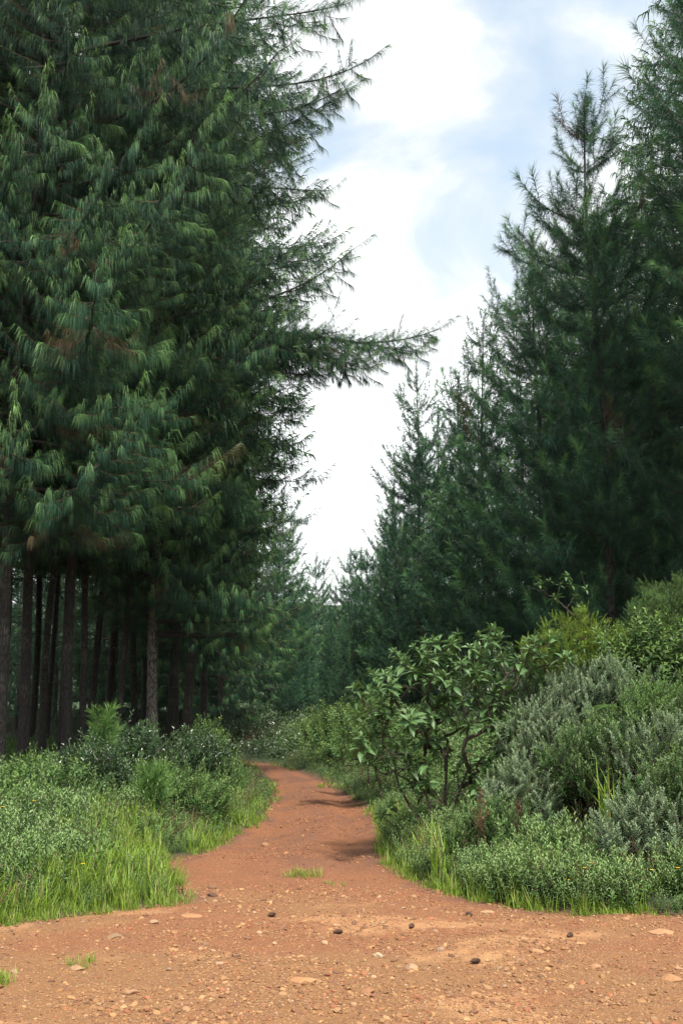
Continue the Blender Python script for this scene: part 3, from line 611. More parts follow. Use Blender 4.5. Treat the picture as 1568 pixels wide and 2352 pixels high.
P_(mR2, 3.75, 47.5, 'lone pointed pine in the centre of the photo, tallest of the far trees', GF, 2.0, 0.92)
P_(mF[2], 2.4, 43.0, 'bushy young pine at the foot of the lone pointed pine', GF, 2.0, .62)
dk = 'dark pine deep in the right plantation, behind the front row'
rr = np.random.default_rng(78)
for y in np.arange(16, 52, 3.1):
    for x in np.arange(3.5, 26, 3.1):
        X, Y = x + rr.uniform(-.6, .6), y + rr.uniform(-.6, .6)
        if X < np.interp(Y, [12, 17, 20, 24, 30, 40, 50], [11, 12, 12, 9.6, 8.4, 7.4, 7.0]): continue
        if min(math.hypot(X - a, Y - b) for a, b in placed) < 2.0 or X > 0.37 * Y + 9: continue
        near_ = X < np.interp(Y, [17, 50], [12.5, 8.8])
        big = rr.uniform(.84, .98) if near_ else rr.uniform(.9, 1.08)
        hgt = (mR2, 18) if (near_ and rr.random() < .6) else (mLo[int(rr.integers(3))], 25)
        hcap = .94 * np.interp(X / Y, [.12, .20, .28, .36, .42], [.42, .48, .56, .70, 1.0]) * Y
        P_(hgt[0], X, Y, dk, GR, rr.random() * 6.28, min(big, hcap / hgt[1]))
# far trees closing the view
far = [(2.9, 54, 15.0), (1.6, 60, 12.4), (0.6, 68, 13.5), (-1.9, 72, 13.8), (-0.7, 66, 9.8), (-2.7, 62, 11.0), (-3.6, 57, 12.5), (2.0, 49.5, 8.5), (0.8, 54, 8.5), (-0.6, 57, 7.5), (-2.2, 53, 8.2), (0.1, 48.5, 5.6), (-3.9, 66, 14.5), (-5.5, 60, 20), (-2.4, 47.0, 5.0), (1.5, 73, 14.5), (3.6, 66, 16), (5.0, 60, 17), (-5.6, 54, 22), (-7.5, 50, 23), (-0.4, 76, 12), (5.2, 52.5, 16)]
farlab = ['pine behind the right shoulder of the lone pointed pine', 'lower pine left of the lone pointed pine', 'pointed far pine in the middle of the gap', 'tallest of the small far pines left of the gap', 'short bright pine at the bottom of the sky gap', 'pale far pine under the left edge of the sky gap', 'far pine touching the boughs of the left plantation', 'small bushy pine below the lone pointed pine', 'small bushy pine left of the one below the lone pointed pine', 'small pine at the centre, above the end of the track', 'small pine left of centre, above the end of the track', 'youngest pine beside the dark trunks beyond the bend', 'far pine half hidden behind the left boughs', 'tall far pine merging with the left plantation', 'low young pine right at the bend of the track', 'hazy pine tip in the back right of the gap', 'far pine right of the lone pointed pine', 'tall far pine merging with the right plantation', 'tall dense pine closing the left side of the gap', 'outer tall pine left of the gap, behind the others', 'hindmost pine in the middle of the gap', 'rounded pine between the lone pointed pine and the right plantation']
for i, (x, y, h) in enumerate(far):
    if abs(x) < 3.8: h = max(4.0, h - 2.6)
    if x < -5: x -= 2.2
    src = mF[2] if h < 17 else mF[1]
    P_(src, x, y, farlab[i], GF, i * 1.7, h / (14 if h < 17 else 22))
rr = np.random.default_rng(79)
for y in np.arange(44, 76, 4.2):
    for x in np.arange(-34, 34, 4.2):
        X, Y = x + rr.uniform(-.9, .9), y + rr.uniform(-.9, .9)
        if -5.2 < X < 6.5 or (X > 0 and y < 50) or abs(X) > .38 * Y + 4: continue
        if min(math.hypot(X - a, Y - b) for a, b in placed) < 2.2: continue
        P_(mFl[0] if X < 0 else mFl[int(rr.random() < .4)], X, Y, 'distant pine beyond the bend, hidden among its neighbours', GF, rr.random() * 6.28, rr.uniform(.85, 1.05))
for i, x in enumerate(np.arange(-36, 37, 3.4)):
    P_(mFl[1], x + rr.uniform(-.8, .8), 80 + rr.uniform(-2, 3), 'small pine in the last row on the rising ground far away', GF, rr.random() * 6.28, rr.uniform(.8, .92))
print('pines', len(placed))

# ------------------------------------------------------------------ undergrowth
def small_leaf(g, p, d, up, L, w, A):                # folded kite of two triangles
    s = nrm(np.cross(d, up)); n_ = np.cross(s, d)
    g.add([p, p + d * L * .45 + s * w * .5 + n_ * w * .18, p + d * L - n_ * L * .12, p + d * L * .45 - s * w * .5 + n_ * w * .18], None, [(0, 1, 2), (0, 2, 3)], A)
def sprig(L, n, ll, lw, ang, droop=0.3, seed=0, topb=0.5, bare=0.15, r0=0.003, twist=2.4):
    """upright leafy stem along +Z"""
    r = np.random.default_rng(seed); g = Geo(); c = r.uniform(-.25, .25, 2)
    ax = lambda t: np.array([c[0] * L * t * t, c[1] * L * t * t, L * t])
    tube(g, [ax(t) for t in (0, .35, .7, 1)], [r0, r0 * .9, r0 * .7, r0 * .3], 3, (0, 0, .8))
    for i in range(n):
        t = bare + (1 - bare) * (i + r.random() * .4) / n; a = i * twist + r.uniform(-.3, .3)
        e = ang * (0.5 + 0.7 * (1 - t)) ; e = math.pi / 2 - e - 0.0; size = (1 - .45 * t ** 3) * r.uniform(.75, 1.15)
        d = nrm(np.array([math.cos(a) * math.cos(e), math.sin(a) * math.cos(e), math.sin(e) - droop * (1 - t)]))
        small_leaf(g, ax(t), d, np.array([0, 0, 1.0]), ll * size, lw * size, (r.random() * .5, topb * t ** 3, 0))
    return g.tmpl()
def clump(parts, k, spread, seed, lean=0.5, hv=(0.6, 1.1)):
    r = np.random.default_rng(seed); g = Geo()
    for i in range(k):
        tm = parts[i % len(parts)]; a = r.random() * 6.28; q = r.random() ** .6
        M = rotz(a) @ roty(lean * q * r.uniform(.5, 1.2)) @ rotz(r.random() * 6.28) * r.uniform(*hv)
        g.place(tm, np.array([[math.cos(a) * spread * q, math.sin(a) * spread * q, 0]]), M[None], np.array([[r.uniform(-.15, .25), 0, 0]]))
    return g.tmpl()
def grass(k, h, w, seed, spread=0.05, dry=0.08):
    r = np.random.default_rng(seed); g = Geo()
    for i in range(k):
        a = r.random() * 6.28; L = h * r.uniform(.45, 1.1); b = r.uniform(.1, .75); p = np.array([r.normal() * spread, r.normal() * spread, 0]); u = np.array([math.cos(a), math.sin(a), 0]); s = np.array([-u[1], u[0], 0]) * w * .5
        q = [p + u * L * b * t * t + np.array([0, 0, L * (t - .35 * b * t * t)]) for t in (0, .4, .75, 1)]
        A = (r.random(), 0.9 if r.random() < dry else 0, 0)
        g.add([q[0] - s, q[0] + s, q[1] + s, q[1] - s, q[2] + s * .7, q[2] - s * .7, q[3]], [(0, 1, 2, 3), (3, 2, 4, 5)], [(5, 4, 6)], A)
    return g.tmpl()
herb = [clump([sprig(.30, 22, .047, .017, 1.1, .2, 10 * i + j, .7) for j in range(3)], 6, .10, i) for i in range(4)]
herb2 = [clump([sprig(.40, 13, .085, .024, 1.15, .25, 210 * i + j, .55) for j in range(3)], 4, .09, 40 + i) for i in range(3)]
herbf = [clump([sprig(.32, 8, .09, .032, 1.1, .2, 310 * i + j, .6) for j in range(2)], 5, .16, 60 + i) for i in range(3)]
weed = [clump([sprig(.20, 10, .07, .035, 1.25, .3, 410 * i + j, .3) for j in range(2)], 5, .08, 80 + i) for i in range(3)]
gr_s = [grass(26, .17, .006, i, .05) for i in range(4)]; gr_t = [grass(30, .34, .008, 20 + i, .06, .15) for i in range(4)]; gr_f = [grass(14, .22, .022, 40 + i, .12) for i in range(3)]
dryw = [clump([sprig(.34, 7, .03, .010, .9, .1, 510 * i + j, 0, .4) for j in range(3)], 6, .08, 95 + i, .7) for i in range(2)]
rs = np.random.default_rng(303)
def scatter(n, y0, y1):
    y = np.exp(rs.uniform(math.log(y0), math.log(y1), n)); x = rs.uniform(-1, 1, n) * (0.40 * y + 1.2); sd = sdist(x, y); return x, y, sd
def cover(name, label, cat, mat, tms, n, y0, y1, test, size, tint=(-.25, .25), sink=0.02):
    x, y, sd = scatter(n, y0, y1); k = test(x, y, sd); x, y, sd = x[k], y[k], sd[k]; z = ground_h(x, y, sd)
    s = size(x, y, sd) * rs.uniform(.7, 1.25, len(x)); w = rs.integers(0, len(tms), len(x)); a = rs.random(len(x)) * 6.28
    M = rotz(a) @ roty(rs.normal(0, .18, len(x))) @ rotz(rs.random(len(x)) * 6.28) * s[:, None, None]
    tn = rs.uniform(tint[0], tint[1], len(x)) + (fbm(x * .9, y * .9, 3, 50) - .5) * .9; dA = np.stack([tn, 0 * tn, 0 * tn], -1); g = Geo()
    for i in range(len(tms)):
        q = w == i; g.place(tms[i], np.stack([x[q], y[q], z[q] - sink], -1), M[q], dA[q])
    print(name, len(x)); return tag(link(name, g.mesh(name, mat)), label, cat, None, 'stuff')
R_ = lambda a: rs.random(a.shape)
side = lambda x, y: x > centre_x(y)
fm = forest_mask
pn = lambda x, y, s: fbm(x * 1.1, y * 1.1, 3, s)
left_near = lambda x, y, sd: (~side(x, y)) & (sd > .22) & (fm(x, y) < .75) & (y < 17)
mound = lambda sd: 0.42 + 0.72 * ss(sd, 0.1, 1.6)
cover('herb_cover', 'grey-green leafy herbs covering the left verge', 'herbs', M_herb, herb, 21000, 7.4, 17.5, lambda x, y, sd: left_near(x, y, sd) & (fbm(x * 1.7, y * 1.7, 3, 60) > .36), lambda x, y, sd: mound(sd) * (.22 + 1.6 * fbm(x * 2.2, y * 2.2, 2, 61)))
cover('broad_herb_cover', 'taller green herbs with longer leaves among the left verge plants', 'herbs', M_mid, herb2, 5500, 7.4, 19, lambda x, y, sd: left_near(x, y, sd) & (pn(x, y, 62) > .44), lambda x, y, sd: mound(sd) * 1.05)
cover('grass_verge', 'fresh green grass fringing the left corner of the junction', 'grass', M_grass, gr_s + gr_t[:1], 17000, 7.2, 17, lambda x, y, sd: (~side(x, y)) & (sd > -.03) & (sd < .02 + .75 * ss(fbm(x * 2.2, y * 2.2, 3, 63), .36, .66) * (1 + 1.2 * (y < 10) * (x > -2.6))) & (R_(x) < .9), lambda x, y, sd: .55 + .35 * ss(sd, 0, .4))
cover('tall_grass', 'tall arching grass mixed into the left verge', 'grass', M_grass, gr_t, 6000, 7.4, 20, lambda x, y, sd: (~side(x, y)) & (sd > .15) & (fm(x, y) < .8) & (pn(x, y, 64) > .56), lambda x, y, sd: .8 + .4 * ss(sd, 0, 1), (-.6, .2))
cover('low_herb_cover', 'pale green low herbs covering the right verge beside the track', 'herbs', M_herb, herb, 16000, 8.0, 17, lambda x, y, sd: side(x, y) & (sd > .12) & (hollow(x, y) < .35) & (fm(x, y) < .7) & (fbm(x * 1.7, y * 1.7, 3, 65) > .36), lambda x, y, sd: (.85 + .35 * ss(sd, 0.2, 1.5)) * (.25 + 1.45 * fbm(x * 2.3, y * 2.3, 2, 41)), (-.3, .15))
cover('grass_fringe', 'bright grass fringing the right verge of the junction', 'grass', M_grass, gr_s + gr_t[:1], 19000, 8.0, 17, lambda x, y, sd: side(x, y) & (sd > -.03) & (sd < .02 + .75 * ss(fbm(x * 2.2, y * 2.2, 3, 66), .36, .66)), lambda x, y, sd: .6 + .45 * ss(sd, 0, .4))
cover('leafy_weed_cover', 'broad-leaved weeds in the verge on the right', 'weeds', M_mid, weed + herb2, 7000, 8.2, 18, lambda x, y, sd: side(x, y) & (sd > .1) & (hollow(x, y) < .5) & (fm(x, y) < .8) & (pn(x, y, 67) > .45), lambda x, y, sd: .8 + .5 * ss(sd, 0, 2))
cover('distant_herb_cover', 'low herbs covering both banks along the far track', 'herbs', M_herb, herbf, 22000, 16, 47, lambda x, y, sd: (sd > .12) & (fm(x, y) < .9) & ((x > -2.5) | (y < 36)), lambda x, y, sd: (.8 + .022 * y - .15 * side(x, y)) * (.42 + .58 * ss(sd, .1, 1.8)) * (1 - .5 * ((y > 24) & ~side(x, y) & (sd < 3.5))), (-.3, .3))
cover('distant_grass_fringe', 'thin line of bright grass along both edges of the far track', 'grass', M_grass, gr_f, 6000, 15, 40, lambda x, y, sd: (sd > -.02) & (sd < .3) & (pn(x, y, 70) > .48), lambda x, y, sd: .5 + .008 * y, (-.7, 0))
cover('distant_shrub_cover', 'dark leafy scrub along the banks further down the track', 'scrub', M_mid, herbf, 11000, 15, 62, lambda x, y, sd: (sd > .5) & (sd > 1.3) & (pn(x, y, 71) > .55) & ((x > -2.5) | (y < 33)), lambda x, y, sd: 1.0 + .025 * y, (-.3, .2))
cover('shade_scrub_cover', 'dark scrub on the shaded floor beyond the bend', 'scrub', M_dark, herbf, 9000, 32, 62, lambda x, y, sd: (sd > .6) & (x < -1.5) & (pn(x, y, 74) > .42), lambda x, y, sd: 1.0 + .02 * y, (-.3, .2))
cover('dry_weed_cover', 'brown dead weed stalks scattered through both verges', 'dry weeds', M_dry, dryw, 5200, 8, 42, lambda x, y, sd: (sd > .35) & (fm(x, y) < .8) & (pn(x, y, 72) > .47), lambda x, y, sd: 1.25 + 0 * x)
cover('seedling_cover', 'stray little grass blades spilling from the verges onto the bare soil', 'grass', M_grass, gr_s, 9000, 7.4, 24, lambda x, y, sd: (sd < .02) & (sd > -.30) & (R_(x) < .5 * ss(sd, -.32, 0)) & (fbm(x * 3, y * 3, 2, 68) > .5), lambda x, y, sd: .42 + 0 * x)
tallw = [clump([sprig(.62, 18, .075, .018, .9, .2, 910 * i + j, .5, .25, .004) for j in range(2)], 2, .08, 140 + i, .35) for i in range(3)]
cover('tall_weed_cover', 'scattered taller leafy weeds standing out of the verge plants', 'weeds', M_herb, tallw, 2600, 7.8, 22, lambda x, y, sd: (sd > .45) & (fm(x, y) < .8) & (R_(x) < .45), lambda x, y, sd: .85 + .3 * (~side(x, y)), (-.6, .3))
cover('track_weed_cover', 'sparse little grass tufts growing on the middle of the track and the junction', 'grass', M_grass, gr_s, 1500, 5.2, 28, lambda x, y, sd: (sd < -.1) & (((np.abs(x - centre_x(y)) < .28) & (y > 9.2) & (R_(x) < .5) & (pn(x, y, 73) > .5)) | ((x < -1.1) & (y < 7) & (R_(x) < .16))), lambda x, y, sd: .35 + 0 * x)
for X, Y, lab, s_ in [(710, 2040, 'small green grass tuft on the middle of the track mouth', .7), (672, 2043, 'green grass tuft left of its twin at the track mouth', .6), (12, 2310, 'grass tuft cut by the left edge at the bottom corner', .6), (178, 2272, 'tiny grass tuft between stones at lower left', .45), (762, 2062, 'small tuft nearest the centre at the mouth of the track', .35), (740, 1815, 'little tuft in the middle of the distant track', .8)]:
    x, y, z = hit(X * 682 / 1568, Y * 682 / 1568, 0.02); z0 = float(rz_at([x], [y])[0][0]); g = Geo(); q = rs.normal(0, .07, (5, 2))
    for j in range(5): g.place(gr_s[j % 4], np.array([[q[j, 0], q[j, 1], 0]]), rotz(np.array([j * 1.0])) * s_)
    tag(link('grass_tuft', g.mesh('grass_tuft', M_grass), None, (x, y, z0 - .005)), lab, 'grass tuft', 'grass tufts on the track')

# ------------------------------------------------------------------ shrubs: woody skeleton grown towards targets, leaves at its ends
def skeleton(g, roots, targets, r_end=0.004, seed=0, bias=0.35, kmax=0.05, jit=0.05, k=5):
    r = np.random.default_rng(seed); nodes = [np.array(p, float) for p in roots]; par = [-1] * len(nodes)
    if len(roots) < 5: tube(g, np.array(roots, float), .012, k, (.3, 0, 0))
    base = np.mean(roots, 0); ends = []
    for T in sorted(targets, key=lambda t: np.linalg.norm(t - base)):
        NN = np.array(nodes); d = np.linalg.norm(NN - T, axis=1); c = d + bias * np.linalg.norm(NN - base, axis=1) + 4 * np.maximum(0, NN[:, 2] - T[2] + .05)
        j = int(c.argmin()); p = nodes[j]; m = max(2, int(d[j] / 0.18)); prev = j
        for q in range(1, m + 1):
            t = q / m; pt = p + (T - p) * t + np.array([0, 0, 0.10 * d[j] * math.sin(math.pi * t) * -1]) + (r.normal(size=3) * jit * d[j] * (q < m))
            nodes.append(pt); par.append(prev); prev = len(nodes) - 1
        ends.append(prev)
    w = np.zeros(len(nodes))
    for e in ends: w[e] += 1
    for i in range(len(nodes) - 1, -1, -1):
        if par[i] >= 0: w[par[i]] += w[i]
    ch = {}
    for i, p in enumerate(par):
        if p >= 0: ch.setdefault(p, []).append(i)
    rad = np.minimum(r_end * np.maximum(w, 1) ** 0.45, kmax); done = set()
    for i in range(len(nodes)):
        for c0 in ch.get(i, []):
            if c0 in done: continue
            if len(ch.get(i, [])) == 1 and i in done: continue
            path = [i, c0]; done.add(c0)
            while len(ch.get(path[-1], [])) >= 1:
                nx = max(ch[path[-1]], key=lambda q: w[q])
                if nx in done: break
                path.append(nx); done.add(nx)
            rr_ = rad[path].copy(); rr_[0] = rr_[1]; tube(g, np.array([nodes[q] for q in path]), rr_, k, (.3, 0, 0))
    dirs = [nrm(nodes[e] - nodes[par[e]]) for e in ends]; return [nodes[e] for e in ends], dirs
def big_leaf(L, w, seed, bend=0.5):                  # broad pointed leaf along +X, drooping, folded on its midrib
    r = np.random.default_rng(seed); t = np.array([0, .1, .3, .55, .8, 1.0]); wd = w * np.array([.05, .25, .85, 1.0, .55, .0]) * .5; g = Geo()
    z = -bend * L * t ** 2 * .6; x = L * t * (1 - .12 * bend * t); fold = .30
    Cn = np.stack([x, .02 * L * np.sin(t * 4 + seed), z], -1); Lf = Cn + np.stack([0 * t, wd, wd * fold + .006 * np.sin(t * 20 + seed)], -1); Rt = Cn + np.stack([0 * t, -wd, wd * fold], -1)
    V = np.concatenate([Cn, Lf, Rt]); n = 6; Q = []
    for i in range(n - 1): Q += [(i, i + 1, n + i + 1, n + i), (i + 1, i, 2 * n + i, 2 * n + i + 1)]
    A = np.zeros((3 * n, 3)); A[:n, 1] = .25; g.add(V, Q, None, A); return g.tmpl()
BL = [big_leaf(1, .37, i, b) for i, b in enumerate((.2, .35, .5, .75))]
def rosette(n, L, seed, tiltmax=0.5):                # whorl of broad leaves round +Z, young ones upright in the middle
    r = np.random.default_rng(seed); g = Geo()
    for i in range(n):
        u = i / (n - 1); el = R(78) * (1 - u) ** 1.5 + R(-6) * u + r.uniform(-.3, .25); s = L * (0.35 + .75 * u ** .7) * r.uniform(.85, 1.12); a = i * 2.4 + r.uniform(-.5, .5)
        M = rotz(a) @ roty(-el) @ np.array(rotx(r.uniform(-.4, .4))) * s
        g.place(BL[min(3, int(u * 3 + r.random()))], np.array([[0, 0, (1 - u) * .35 * L - .12 * L]]), M[None], np.array([[r.uniform(-.1, .5), .35 * (1 - u) ** 2, 0]]))
        tube(g, [[0, 0, (1 - u) * .35 * L - .12 * L], [.02 * math.cos(a), .02 * math.sin(a), (1 - u) * .35 * L - .115 * L]], .003, 3, (.5, .3, .2))
    return g.tmpl()
def rotx(a): c, s = math.cos(a), math.sin(a); return np.array([[1, 0, 0], [0, c, -s], [0, s, c]])
def align(d, spin):                                   # matrices taking +Z to d
    d = nrm(np.asarray(d, float)); x = nrm(np.cross(d, np.array([0.13, .99, .05]))); y = np.cross(d, x); M = np.stack([x, y, d], -1); return M @ rotz(spin)
def shrub(name, label, cat, x, y, targets, roots, tms, mat, wood, scale, seed, up=0.6, r_end=.004, kmax=.03, tint=(-.2, .3), extra=None, bias=.35, sink=0.0, inner=0, split_mesh=True):
    r = np.random.default_rng(seed); z = gh(x, y) - sink; root = thing(name, (x, y, z), label, cat); gb, gf = Geo(), Geo()
    ends, dirs = skeleton(gb, roots, [np.array(t) for t in targets], r_end, seed, bias, kmax)
    pos = np.array(ends); d = nrm(np.array(dirs) * (1 - up) + np.array([0, 0, up]) + r.normal(size=pos.shape) * .12)
    if inner:                                          # leaves further down the twigs
        q = r.integers(0, len(pos), inner); b = r.uniform(.08, .35, inner)[:, None]; pos = np.concatenate([pos, pos[q] - d[q] * b + r.normal(size=(inner, 3)) * .04]); d = np.concatenate([d, nrm(d[q] + r.normal(size=(inner, 3)) * .5)])
    M = align(d, r.random(len(pos)) * 6.28) * (scale * r.uniform(.65, 1.25, len(pos)))[:, None, None]; w = r.integers(0, len(tms), len(pos))
    dA = np.stack([r.uniform(tint[0], tint[1], len(pos)), 0 * w, 0 * w], -1)
    for i in range(len(tms)): gf.place(tms[i], pos[w == i], M[w == i], dA[w == i])
    link('branches', gb.mesh('branches', wood, True), root); link('foliage', gf.mesh('foliage', mat), root)
    return root
def dome(n, rx, ry, rz, r, shell=.45, zmin=0.0, c=(0, 0, 0), lump=0.0):
    out_ = []
    while len(out_) < n:
        v = nrm(r.normal(size=3)); 
        if v[2] < zmin: continue
        k = (1 - shell * r.random() ** 1.6) * (1 + lump * (vnoise(v[0] * 2.3 + 5, v[2] * 2.3 + v[1] * 1.7, 3) - .5)); out_.append(np.array(c) + v * k * np.array([rx, ry, rz]))
    return out_
# the big broad-leaved shrub beside the track
bx, by = 1.18, 12.3; bz = gh(bx, by); r = np.random.default_rng(5); tg = []
ros_px = [(820, 1575), (850, 1545), (885, 1560), (900, 1600), (905, 1500), (925, 1520), (950, 1490), (975, 1480), (1000, 1510), (1010, 1475), (1035, 1495), (1050, 1460), (1080, 1490), (1100, 1465), (1130, 1445), (1150, 1470), (1165, 1500), (1190, 1520), (1210, 1480), (1235, 1465), (1260, 1460), (1270, 1490), (1230, 1500), (945, 1545), (975, 1550), (1005, 1560), (1040, 1540), (1075, 1530), (1110, 1540), (1060, 1580), (1030, 1600), (1090, 1600), (1140, 1570), (1170, 1590), (980, 1610), (945, 1650), (975, 1660), (1010, 1650), (1050, 1660), (1120, 1640), (1150, 1650), (1175, 1660), (920, 1700), (900, 1740), (940, 1740), (960, 1800), (930, 1790), (985, 1790), (1080, 1780), (1050, 1770), (1130, 1790), (1110, 1740), (870, 1680), (850, 1660), (830, 1700), (880, 1640), (1010, 1720), (1070, 1710), (900, 1850), (1040, 1870), (1150, 1720), (1000, 1690), (870, 1590)]
for X, Y in ros_px:
    for rep in range(4 if Y < 1660 else 3):
        p = tipat(X + rep * r.uniform(-18, 18), Y + rep * r.uniform(5, 22), by + r.uniform(-.75, .75)); tg.append(p - np.array([bx, by, bz]))
for p in dome(10, 1.3, 1.0, .8, r, .6, 0.05, (.35, .25, 1.1)): tg.append(p)
roots = [(0, 0, -.1), (-.03, .0, .25), (-.14, .02, .55), (-.26, .05, .8), (.10, .04, .3), (.22, .1, .6), (.36, .12, .85), (.08, .15, .8), (.12, .2, 1.15), (.5, .1, 1.1), (-.3, .1, 1.1)]
ro = [rosette((13, 9, 15, 7, 11, 5)[i], (.175, .16, .185, .14, .19, .13)[i], 30 + i) for i in range(6)]
tg = [t for t in tg if t[2] > .15]
big = shrub('broad_leaved_shrub', 'large dark green shrub with whorls of broad pointed leaves beside the track', 'shrub', bx, by, tg, roots, ro, M_big, M_stem, 1.0, 9, .70, .0045, .024, (-.5, .35), bias=.25, inner=12)
gs = Geo()
for tg_ in ([(0, 0, -.1), (-.10, -.02, .3), (-.27, .05, .8)], [(0, 0, -.1), (.12, .04, .3), (.36, .12, .85)], [(0.02, 0.05, -.1), (.06, .12, .45), (.12, .2, 1.15)], [(-.06, 0, -.1), (-.3, -.05, .28), (-.5, -.06, .62), (-.56, -.05, .95)]): tube(gs, tg_, [.024, .019, .013, .009][:len(tg_)], 7)
link('stems', gs.mesh('stems', M_stem, True), big)
# slender young tree of the same kind standing in front of the dark wood
x0, y0 = tipat(1318, 1445, 16.5)[:2]; z0 = gh(x0, y0); pts = [tipat(X, Y, 16.5 + r.uniform(-.3, .3)) - np.array([x0, y0, z0]) for X, Y in [(1215, 1350), (1240, 1345), (1262, 1335), (1285, 1345), (1300, 1325), (1335, 1318), (1345, 1355), (1275, 1375), (1235, 1330), (1320, 1370), (1330, 1400), (1310, 1345)]]
shrub('slender_shrub', 'slender shrub with a thin bare stem, its leaf whorls standing out against the dark wood', 'shrub', x0, y0, pts, [(0, 0, -.1), (.02, 0, .6), (0, 0, 1.2), (.03, .02, min(p[2] for p in pts) - .1)], ro, M_big, M_stem, .85, 19, .6, .004, .014, (-.1, .3))
# silver bushes on the bank
sil = [sprig(.17, 34, .038, .0115, 1.0, .12, 600 + i, .8, .05, .0022, 2.4) for i in range(4)] ; sil2 = [sprig(.20, 20, .045, .016, .95, .1, 640 + i, .6, .1, .0025) for i in range(3)]
def mound_bush(label, X, Y, y, rx, ry, rz, n, seed, tms=sil, mat=M_silver, name='silver_bush', cat='bush', scale=1.0, inner=2.0, tint=(-.3, .3), up=.28, drop=.0, shell=.35):
    p = tipat(X, Y, y); x = p[0]; z = gh(x, y); cz = p[2] - z - drop; r = np.random.default_rng(seed); 
    T = dome(n, rx, ry, rz, r, shell, -.35, (0, 0, max(cz, .1)), .85); T = [t for t in T if t[2] > -.05]
    return shrub(name, label, cat, x, y, T, [(0, 0, -.2), (0, 0, max(.05, cz * .35))], tms, mat, M_stem, scale, seed, up, .003, .02, tint, inner=int(n * inner), bias=.2)
mound_bush('silver-grey bush in the middle of the right bank, its woolly shoots facing the track', 1250, 1700, 11.5, .45, .45, .46, 190, 1)
mound_bush('silver-grey bush crowning the right bank below the lime green bush', 1375, 1600, 12.2, .6, .5, .36, 230, 2)
mound_bush('silvery bush with pale dry tips at the right edge of the photo', 1515, 1760, 10.6, .55, .5, .48, 260, 3)
mound_bush('low silver bush nearest the right verge, under the edge of the bank', 1480, 1925, 9.7, .42, .35, .36, 200, 4)
mound_bush('narrow silver bush at the foot of the bank left of the dark hollow', 1195, 1850, 11.0, .38, .4, .45, 160, 5)
mound_bush('small pale silver bush between the track shrub and the right bank', 1255, 1600, 12.8, .3, .3, .42, 90, 6)
mound_bush('grass-green leafy bush sprawling down the centre of the right bank', 1375, 1760, 10.9, .55, .5, .42, 200, 7, sil2 + sil[:1], M_herb, 'leafy_bush', scale=1.1, tint=(-.6, -.1))
mound_bush('leafy bush filling the right edge above the low silver bush', 1560, 1850, 9.9, .45, .4, .45, 190, 9, sil2 + sil[:1], M_herb, 'leafy_bush', tint=(-.7, -.2))
mound_bush('leafy bush with long shoots at the right edge beneath the fern', 1540, 1670, 11.0, .6, .5, .4, 220, 10, sil2, M_mid, 'leafy_bush', scale=1.2, tint=(-.2, .3))
mound_bush('low leafy bush at the lower left foot of the bank', 1130, 1920, 10.6, .4, .35, .25, 130, 11, sil2 + sil[:1], M_herb, 'leafy_bush', tint=(-.4, .2))
fine = [clump([sprig(.13, 22, .022, .010, 1.1, 0, 700 + 5 * i + j, .7, .05, .0015) for j in range(3)], 5, .03, 120 + i, 1.1) for i in range(4)]
mound_bush('rounded lime green bush of tiny leaves on top of the bank', 1325, 1530, 12.9, .66, .5, .62, 360, 12, fine, M_lime, 'lime_bush', scale=1.0, up=.35, tint=(-.2, .4), inner=1.5)
mound_bush('tall dense green bush of tiny leaves cut by the right edge', 1560, 1450, 13.0, .62, .6, .62, 330, 13, fine, M_mid, 'tall_bush', scale=1.05, up=.35, tint=(-.5, .0), inner=1.5)
ml = [sprig(.34, 15, .085, .034, 1.2, .3, 760 + i, .8, .1, .004) for i in range(4)]
mound_bush('dark green leafy bush with yellowish young tips between the lime bush and the right edge', 1490, 1545, 12.6, .75, .5, .5, 150, 14, ml, M_mid, 'leafy_bush', scale=1.0, tint=(-.5, .1))
mound_bush('dark glossy bush behind the broad-leaved shrub', 1165, 1610, 14.6, .8, .6, .55, 280, 15, sil2, M_dark, 'glossy_bush', scale=1.2, tint=(-.1, .4), up=.5)
mound_bush('shaded bush on the right bank left of the broad-leaved shrub', 870, 1725, 19, 1.1, .8, .55, 200, 16, ml, M_mid, 'leafy_bush', scale=.9, tint=(-.5, 0))
mound_bush('small shrub on the far right bank near the dark trunks', 845, 1665, 21, .6, .6, .5, 110, 17, ml, M_mid, 'leafy_bush', scale=.9, tint=(-.1, .4))
mound_bush('lone pale green shrub on the crest of the far bank', 745, 1690, 30, .5, .5, .45, 60, 18, ml, M_mid, 'leafy_bush', scale=1.3, tint=(.1, .5))
# left verge shrubs
gl = [sprig(.32, 16, .085, .026, 1.0, .2, 800 + i, .5, .1, .004) for i in range(4)]
mound_bush('dark glossy shrub between the thin trunks and the pale trunk', 300, 1755, 17.5, .62, .6, .55, 150, 20, gl, M_dark, 'glossy_shrub', scale=1.0, tint=(0, .5))
mound_bush('dark glossy shrub just right of the pale trunk', 440, 1760, 19.5, .62, .5, .5, 150, 21, gl, M_dark, 'glossy_shrub', scale=1.05, tint=(0, .5))
mound_bush('glossy shrub left of the young pine sapling', 215, 1790, 15.2, .5, .5, .42, 110, 22, gl, M_dark, 'glossy_shrub', tint=(-.2, .4))
mound_bush('leafy shrub at the left edge under the first trunks', 95, 1815, 14.0, .6, .5, .3, 110, 23, ml, M_mid, 'leafy_shrub', scale=.8, tint=(-.5, 0))
mound_bush('taller wispy shrub left of where the track disappears', 470, 1735, 22, .5, .5, .6, 100, 24, ml, M_mid, 'leafy_shrub', scale=.9, tint=(-.6, .0))
mound_bush('low shrub on the left verge beside the middle of the track', 500, 1800, 19.5, .45, .5, .3, 120, 25, gl, M_mid, 'leafy_shrub', scale=.8, tint=(-.3, .2))
